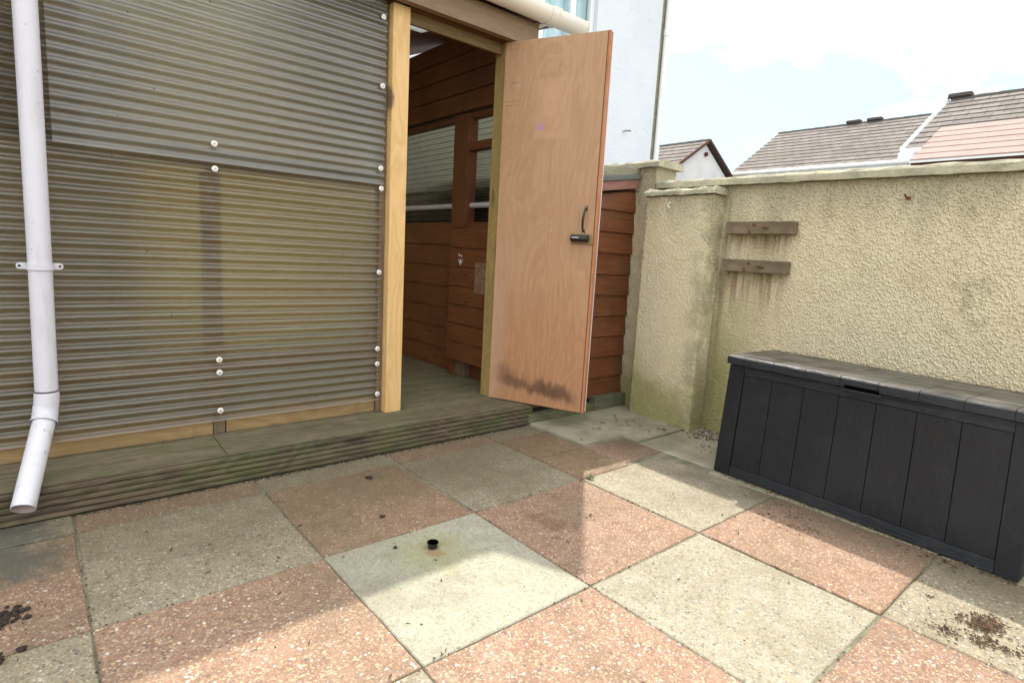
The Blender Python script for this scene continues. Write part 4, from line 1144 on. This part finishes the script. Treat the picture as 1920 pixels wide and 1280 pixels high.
flakes('soil_dust', 'soil', [(-0.16, 1.82, 260, 0.05, 0.035, 0.003), (-0.2, 1.65, 160, 0.06, 0.03, 0.003), (-0.25, 1.75, 120, 0.1, 0.12, 0.003)], 'fine dark soil crumbs spread between the clods by the drainpipe')
flakes('seed_husks', 'chaff', [(2.10, 0.245, 260, 0.026, 0.016, 0.006), (2.10, 0.245, 120, 0.030, 0.020, 0.007), (2.06, 0.29, 60, 0.02, 0.02, 0.006), (1.99, 0.235, 70, 0.018, 0.015, 0.006), (1.96, 0.31, 60, 0.015, 0.02, 0.006), (2.0, 0.19, 30, 0.012, 0.012, 0.005), (2.02, 0.15, 20, 0.02, 0.01, 0.005), (2.03, 0.09, 20, 0.015, 0.012, 0.005), (2.12, 0.40, 6, 0.006, 0.006, 0.006), (2.0, 0.25, 40, 0.08, 0.08, 0.004),
                               (2.30, 0.93, 40, 0.05, 0.05, 0.006), (2.33, 1.0, 20, 0.06, 0.05, 0.006), (2.27, 0.84, 20, 0.03, 0.03, 0.006)], 'scattered brown seed husks on the slabs in front of the storage box')
edge = [(2.555 - 0.03 + (-0.053) * t, 1.36 - 1.15 * t, 9, 0.012, 0.035, 0.007) for t in [k / 16 for k in range(17)]]
edge += [(2.44, 0.42, 40, 0.03, 0.10, 0.008)]
flakes('leaf_litter', 'litter', edge + [(2.98, 1.72, 60, 0.04, 0.05, 0.012), (3.08, 1.62, 90, 0.05, 0.10, 0.012), (2.85, 1.55, 20, 0.05, 0.05, 0.010), (2.95, 2.1, 60, 0.03, 0.12, 0.008), (2.8, 2.39, 30, 0.15, 0.02, 0.008)], 'dry leaf litter along the foot of the wall and the storage box')
lf = flakes('leaf_litter', 'litter', [(2.78, 2.12, 7, 0.10, 0.10, 0.016), (2.62, 2.2, 5, 0.12, 0.10, 0.012), (2.85, 1.93, 5, 0.04, 0.03, 0.014), (2.45, 2.1, 5, 0.1, 0.08, 0.010)], 'a few dead leaves and twigs lying on the smooth concrete slab')
for v in lf.data.vertices: v.co.z += 0.012
flakes('leaf_crumbs', 'litter', [(1.3, 1.5, 26, 0.5, 0.4, 0.007), (1.62, 1.40, 6, 0.03, 0.02, 0.008), (0.6, 1.3, 25, 0.6, 0.5, 0.006), (0.5, 1.85, 10, 0.3, 0.2, 0.010), (1.95, 1.0, 22, 0.3, 0.4, 0.005), (0.73, 1.075, 6, 0.02, 0.01, 0.006)], 'tiny dead leaf crumbs scattered over the sunny slabs')
gvm = MB()
for _ in range(260):
    gvm.blob((random.uniform(3.0, 3.14), random.uniform(1.45, 1.82), 0.006), random.uniform(0.005, 0.012), 6, 0.7)
tag(gvm.build('gravel', 'gravel'), 'pale gravel lying in the corner between pier and long wall', kind='stuff')
mo = MB()
for _ in range(900):
    if random.random() < 0.5:
        x = random.choice(XS[3:8]) + random.gauss(0, 0.003); y = random.uniform(0.2, 2.43)
    else:
        y = random.choice(YS[3:8]) + random.gauss(0, 0.003); x = random.uniform(-0.4, 2.45)
    if mn.noise(Vector((x * 2.3, y * 2.3, 9))) < 0.02: continue
    mo.blob((x, y, -0.001), random.uniform(0.0012, 0.0032), 5, 0.6)
for _ in range(500):
    x = random.uniform(-0.6, 2.2); mo.blob((x, 2.43 - abs(random.gauss(0, 0.008)), 0.0), random.uniform(0.0015, 0.005), 5, 0.6)
M['moss'] = mat('joint_moss', lambda g: dict(col=g.mix(g.ss(g.noise(g.co(), 9, 3), 0.4, 0.6), (0.055, 0.06, 0.022), (0.05, 0.038, 0.022)), rough=1.0))
tag(mo.build('moss_and_grit', 'moss'), 'moss and dark grit lodged in the slab joints', kind='stuff')
# two small dark cones / droppings standing out on the slabs
for (x, y, r, lab) in ((1.09, 2.19, 0.013, 'dark dropping on the brown-red slab nearest the decking'), (0.965, 1.83, 0.008, 'tiny dark crumb in the middle of the brown-red slab'), (0.895, 1.60, 0.006, 'tiny dark crumb beside the pipe stub on the pale slab')):
    mb = MB()
    for _ in range(6): mb.blob((random.gauss(0, r * .5), random.gauss(0, r * .5), r * 0.4), r * random.uniform(.5, .8), 7)
    tag(mb.build('soil_crumb', 'soil', loc=(x, y, 0)), lab, 'soil crumb', 'loose soil crumbs on the patio')
wd = empty('weed_sprig', (1.925, 1.655, 0.0), 'little green weed sprig growing in the sunny slab joint', 'weed')
lm = MB(); 
for k in range(16):
    a = random.random() * 6.28; l = random.uniform(0.012, 0.028); zz = random.uniform(0.004, 0.022); dx, dy = math.cos(a), math.sin(a)
    lm.hexa([(0, 0, zz * .5), (dx * l * .5 - dy * .004, dy * l * .5 + dx * .004, zz), (dx * l, dy * l, zz * .9), (dx * l * .5 + dy * .004, dy * l * .5 - dx * .004, zz),
             (0, 0, zz * .5 + .0006), (dx * l * .5 - dy * .004, dy * l * .5 + dx * .004, zz + .0006), (dx * l, dy * l, zz * .9 + .0006), (dx * l * .5 + dy * .004, dy * l * .5 - dx * .004, zz + .0006)])
lm.build('leaves', 'leaf', wd)
MB().tube([(0, 0, 0), (-0.03, 0.012, 0.008), (-0.062, 0.008, 0.004)], 0.0014, 6).build('stem', 'litter', wd)

# ------------------------------------------------------------------ white house behind
wh_o = (4.0, 5.0, 0)
wh = empty('white_house', wh_o, 'tall white rendered house rising behind the shed with curtained upstairs window', 'house')
Hh = lambda mb, name, m, **k: mb.build(name, m, k.pop('parent', wh), off=wh_o, **k)
wx0, wx1, wz0, wz1 = 3.55, 5.30, 3.30, 4.75
wl = MB()
wl.box(-5.0, wx0, 5.0, 5.2, 0.0, 5.4); wl.box(wx1, 6.52, 5.0, 5.2, 0.0, 5.4); wl.box(wx0, wx1, 5.0, 5.2, 0.0, wz0); wl.box(wx0, wx1, 5.0, 5.2, wz1, 5.4)
wl.box(6.32, 6.52, 5.201, 12.0, 0.0, 5.4); wl.box(-5.0, -4.8, 5.201, 12.0, 0.0, 5.4); wl.box(-5.0, 6.52, 12.001, 12.2, 0.0, 5.4)
Hh(wl, 'wall', 'stucco')
fm = MB(); fy0, fy1 = 5.05, 5.11
fm.box(wx0, wx1, fy0, fy1, wz0, wz0 + 0.07); fm.box(wx0, wx1, fy0, fy1, wz1 - 0.07, wz1); fm.box(wx0, wx0 + 0.07, fy0, fy1, wz0 + .0701, wz1 - .0701); fm.box(wx1 - 0.07, wx1, fy0, fy1, wz0 + .0701, wz1 - .0701)
for xm in (4.42, 4.905): fm.box(xm, xm + 0.085, fy0, fy1, wz0 + .0701, wz1 - .0701)
wf = Hh(fm, 'window', 'uvpc', bevel=0.008)
Hh(MB().quad((wx0 + .05, 5.078, wz0 + .05), (wx1 - .05, 5.078, wz0 + .05), (wx1 - .05, 5.078, wz1 - .05), (wx0 + .05, 5.078, wz1 - .05)), 'pane', 'glass', parent=wf)
ct = MB(); n = 160; i0 = 0
for k in range(n + 1):
    x = wx0 + (wx1 - wx0) * k / n; yy = 5.17 + 0.018 * math.sin(x * 55 + 2 * math.sin(x * 7)); ct.v += [(x, yy, wz0), (x, yy, wz1)]
for k in range(n): ct.f.append((2 * k, 2 * k + 2, 2 * k + 3, 2 * k + 1))
Hh(ct, 'curtain', 'curtain', parent=wf, smooth=True)
Hh(MB().box(wx0 - 0.04, wx1 + 0.04, 4.95, 4.999, wz0 - 0.05, wz0 - .001), 'window_sill', 'uvpc', parent=wf, bevel=0.006)
Hh(MB().tube([(6.60, 4.965, 0.1), (6.60, 4.965, 5.3)], 0.036, 20), 'downpipe', 'uvpc', smooth=True)
Hh(MB().box(6.521, 6.62, 5.0, 5.05, 0.0, 5.39), 'pipe_shade_strip', 'greyboard')  # greenish strip added as the painted shaded side of the downpipe
Hh(MB().tube([(6.60, 4.965, 3.93), (6.60, 4.965, 4.0)], 0.042, 20), 'pipe_collar', 'uvpc', smooth=True)
Hh(MB().tube([(5.92, 4.99, 2.62), (5.92, 4.94, 2.62), (5.99, 4.93, 2.63)], 0.008, 6), 'wall_bracket', 'stud')
rf = MB().prism([(4.7, 5.4), (12.5, 5.4), (8.6, 7.6)], 'x', -5.2, 6.7)
Hh(rf, 'roof', 'tile')

# ------------------------------------------------------------------ far houses


def roof_plane(x0, z0, x1, z1, y0, y1, name, m, parent, off, course=0.3, t=0.036, steps=True):
    """tiled slope facing -x, built course by course so every tile row has a real step; UVs in metres"""
    L_ = math.hypot(x1 - x0, z1 - z0); n = max(3, int(L_ / course)); ux, uz = (x1 - x0) / L_, (z1 - z0) / L_; nx_, nz_ = -uz, ux
    vs = []; fs = []; uv = []
    for k in range(n):
        a = L_ * k / n; b = L_ * (k + 1) / n + 0.02
        th = t
        pa = (x0 + ux * a + nx_ * th, z0 + uz * a + nz_ * th); pb = (x0 + ux * b + nx_ * 0.012, z0 + uz * b + nz_ * 0.012); pc_ = (x0 + ux * a, z0 + uz * a)
        i = len(vs)
        vs += [(pa[0], y0, pa[1]), (pa[0], y1, pa[1]), (pb[0], y1, pb[1]), (pb[0], y0, pb[1]), (pc_[0], y0, pc_[1]), (pc_[0], y1, pc_[1])]
        r = (k * course)
        fs += [(i + 3, i + 2, i + 1, i), (i, i + 1, i + 5, i + 4), (i, i + 4, i + 3), (i + 1, i + 2, i + 5)]
        A_ = [(y0, r + course * .999), (y1, r + course * .999), (y1, r + .001), (y0, r + .001)]
        uv += [(p[0], p[1]) for p in A_] + [(0.1, 0.1)] * 4 + [(0.1, 0.1)] * 3 + [(0.1, 0.1)] * 3
    me = bpy.data.meshes.new(name); o_ = Vector(off)
    me.from_pydata([tuple(Vector(v) - o_) for v in vs], [], fs); ul = me.uv_layers.new(name='UVMap')
    for q, p in enumerate(uv): ul.data[q].uv = p
    me.materials.append(M[m]); me.update()
    o = bpy.data.objects.new(name, me); COL.objects.link(o); o.parent = parent
    return o


def far_house(label, xe, ze, xr, zr, yg, yend, gable_to=-0.02, vents=(), wallmat='gable', soffit=True, course=0.3):
    off = (xe + 0.3, yg, 0); h = empty('bungalow', off, label, 'house')
    K = lambda mb, name, m, **k: mb.build(name, m, k.pop('parent', h), off=off, **k)
    xb = 2 * xr - xe; ya, yb_ = min(yg, yend), max(yg, yend); s = 0.25
    K(MB().prism([(xe + s, 0.0), (xb - s, 0.0), (xb - s, ze - .02 + .0), (xr, zr - 0.12), (xe + s, ze - .02)], 'y', ya + .12, yb_ - .12), 'wall', wallmat)
    ro = roof_plane(xe, ze, xr, zr, ya, yb_, 'roof', 'tile', h, off, course)
    K(MB().hexa([(xr, ya, zr - .02), (xb, ya, ze - .02), (xb, yb_, ze - .02), (xr, yb_, zr - .02), (xr, ya, zr + .05), (xb, ya, ze + .05), (xb, yb_, ze + .05), (xr, yb_, zr + .05)]), 'roof_slope', 'tile', parent=ro)
    rm = MB(); y_ = ya
    while y_ < yb_ - 0.05:
        y2 = min(y_ + 0.42, yb_); rm.tube([(xr, y_ + .004, zr - 0.01), (xr, y2 - .004, zr + 0.0)], 0.075, 8); y_ = y2
    K(rm, 'ridge_tiles', 'tile', parent=ro)
    for vy in vents: K(MB().box(xr - 0.13, xr + 0.13, vy - 0.24, vy + 0.24, zr + 0.05, zr + 0.15), 'ridge_vent', 'roofdark', parent=ro, bevel=0.03)
    K(MB().box(xe - 0.02, xe + 0.03, ya, yb_, ze - 0.24, ze - 0.01), 'fascia', 'uvpc')
    K(MB().tube([(xe - 0.07, ya, ze - 0.05), (xe - 0.07, yb_, ze - 0.05)], 0.06, 10), 'gutter', 'uvpc')
    return h, K


# B: long roof facing the garden
hB, KB = far_house('brown tiled bungalow roof with two ridge vents seen over middle of the wall', 20.0, 4.36, 23.25, 6.30, 11.62, 1.0, vents=(8.87, 8.19))
# C: nearer roof at the right edge
hC, KC = far_house('brown tiled house roof with white verge at the right edge above the wall', 15.0, 3.74, 17.78, 5.34, 4.60, -6.0, vents=(4.42,), course=0.3)
KC(MB().hexa([(14.86, 4.605, 3.60), (15.0, 4.605, 3.62), (17.8, 4.605, 5.24), (17.78, 4.605, 5.30), (14.86, 4.665, 3.76), (15.0, 4.665, 3.82), (17.8, 4.665, 5.42), (17.70, 4.665, 5.42)]), 'verge', 'uvpc')
KC(MB().tube([(14.9, 4.50, 0.2), (14.9, 4.50, 3.5)], 0.05, 10), 'downpipe', 'uvpc')
KC(MB().box(14.78, 15.0, 4.36, 4.66, 3.42, 3.66), 'rain_hopper', 'uvpc', bevel=0.03)

# pink roofed extension in front of it
pk_o = (12.2, 1.0, 0)
pk = empty('garden_extension', pk_o, 'single-storey extension with pale pink roof and brown fascia at the far right', 'extension')
K2 = lambda mb, name, m, **k: mb.build(name, m, k.pop('parent', pk), off=pk_o, **k)
prf = MB(); n = 6
for k in range(n):
    a, b = k / n, (k + 1) / n
    xa, za, xb_, zb_ = 12 + 1.49 * a, 2.99 + 0.82 * a, 12 + 1.49 * b, 2.99 + 0.82 * b
    prf.hexa([(xa, -6, za), (xb_, -6, zb_), (xb_, 3.58, zb_), (xa, 3.58, za), (xa, -6, za + .030), (xb_, -6, zb_ + .018), (xb_, 3.58, zb_ + .018), (xa, 3.58, za + .030)])
K2(prf, 'roof', 'tilepink')
K2(MB().box(12.02, 12.06, -6, 3.56, 2.60, 2.975), 'fascia', 'brown')
K2(MB().box(11.98, 12.02, -6, 3.58, 2.955, 2.99), 'roof_trim', 'uvpc')
K2(MB().box(12.10, 13.45, -5.9, 3.45, 0, 2.95), 'wall', 'gable')
# A: gable
hA, KA = far_house('small white gabled house peeping over the wall right of the tall pier', 14.95, 3.55, 17.42, 5.03, 11.0, 22.0, course=0.3)
KA(MB().hexa([(14.9, 10.96, 3.46), (17.42, 10.96, 4.99), (17.42, 11.02, 4.99), (14.9, 11.02, 3.46), (14.9, 10.96, 3.55), (17.42, 10.96, 5.08), (17.42, 11.02, 5.08), (14.9, 11.02, 3.55)]), 'verge', 'brown')
KA(MB().hexa([(17.43, 10.96, 4.99), (19.94, 10.96, 3.46), (19.94, 11.02, 3.46), (17.43, 11.02, 4.99), (17.43, 10.96, 5.08), (19.94, 10.96, 3.55), (19.94, 11.02, 3.55), (17.43, 11.02, 5.08)]), 'verge', 'brown')
KA(MB().tube([(17.42, 11.10, 4.60), (17.42, 11.04, 4.60)], 0.07, 12), 'wall_lamp', 'brown')
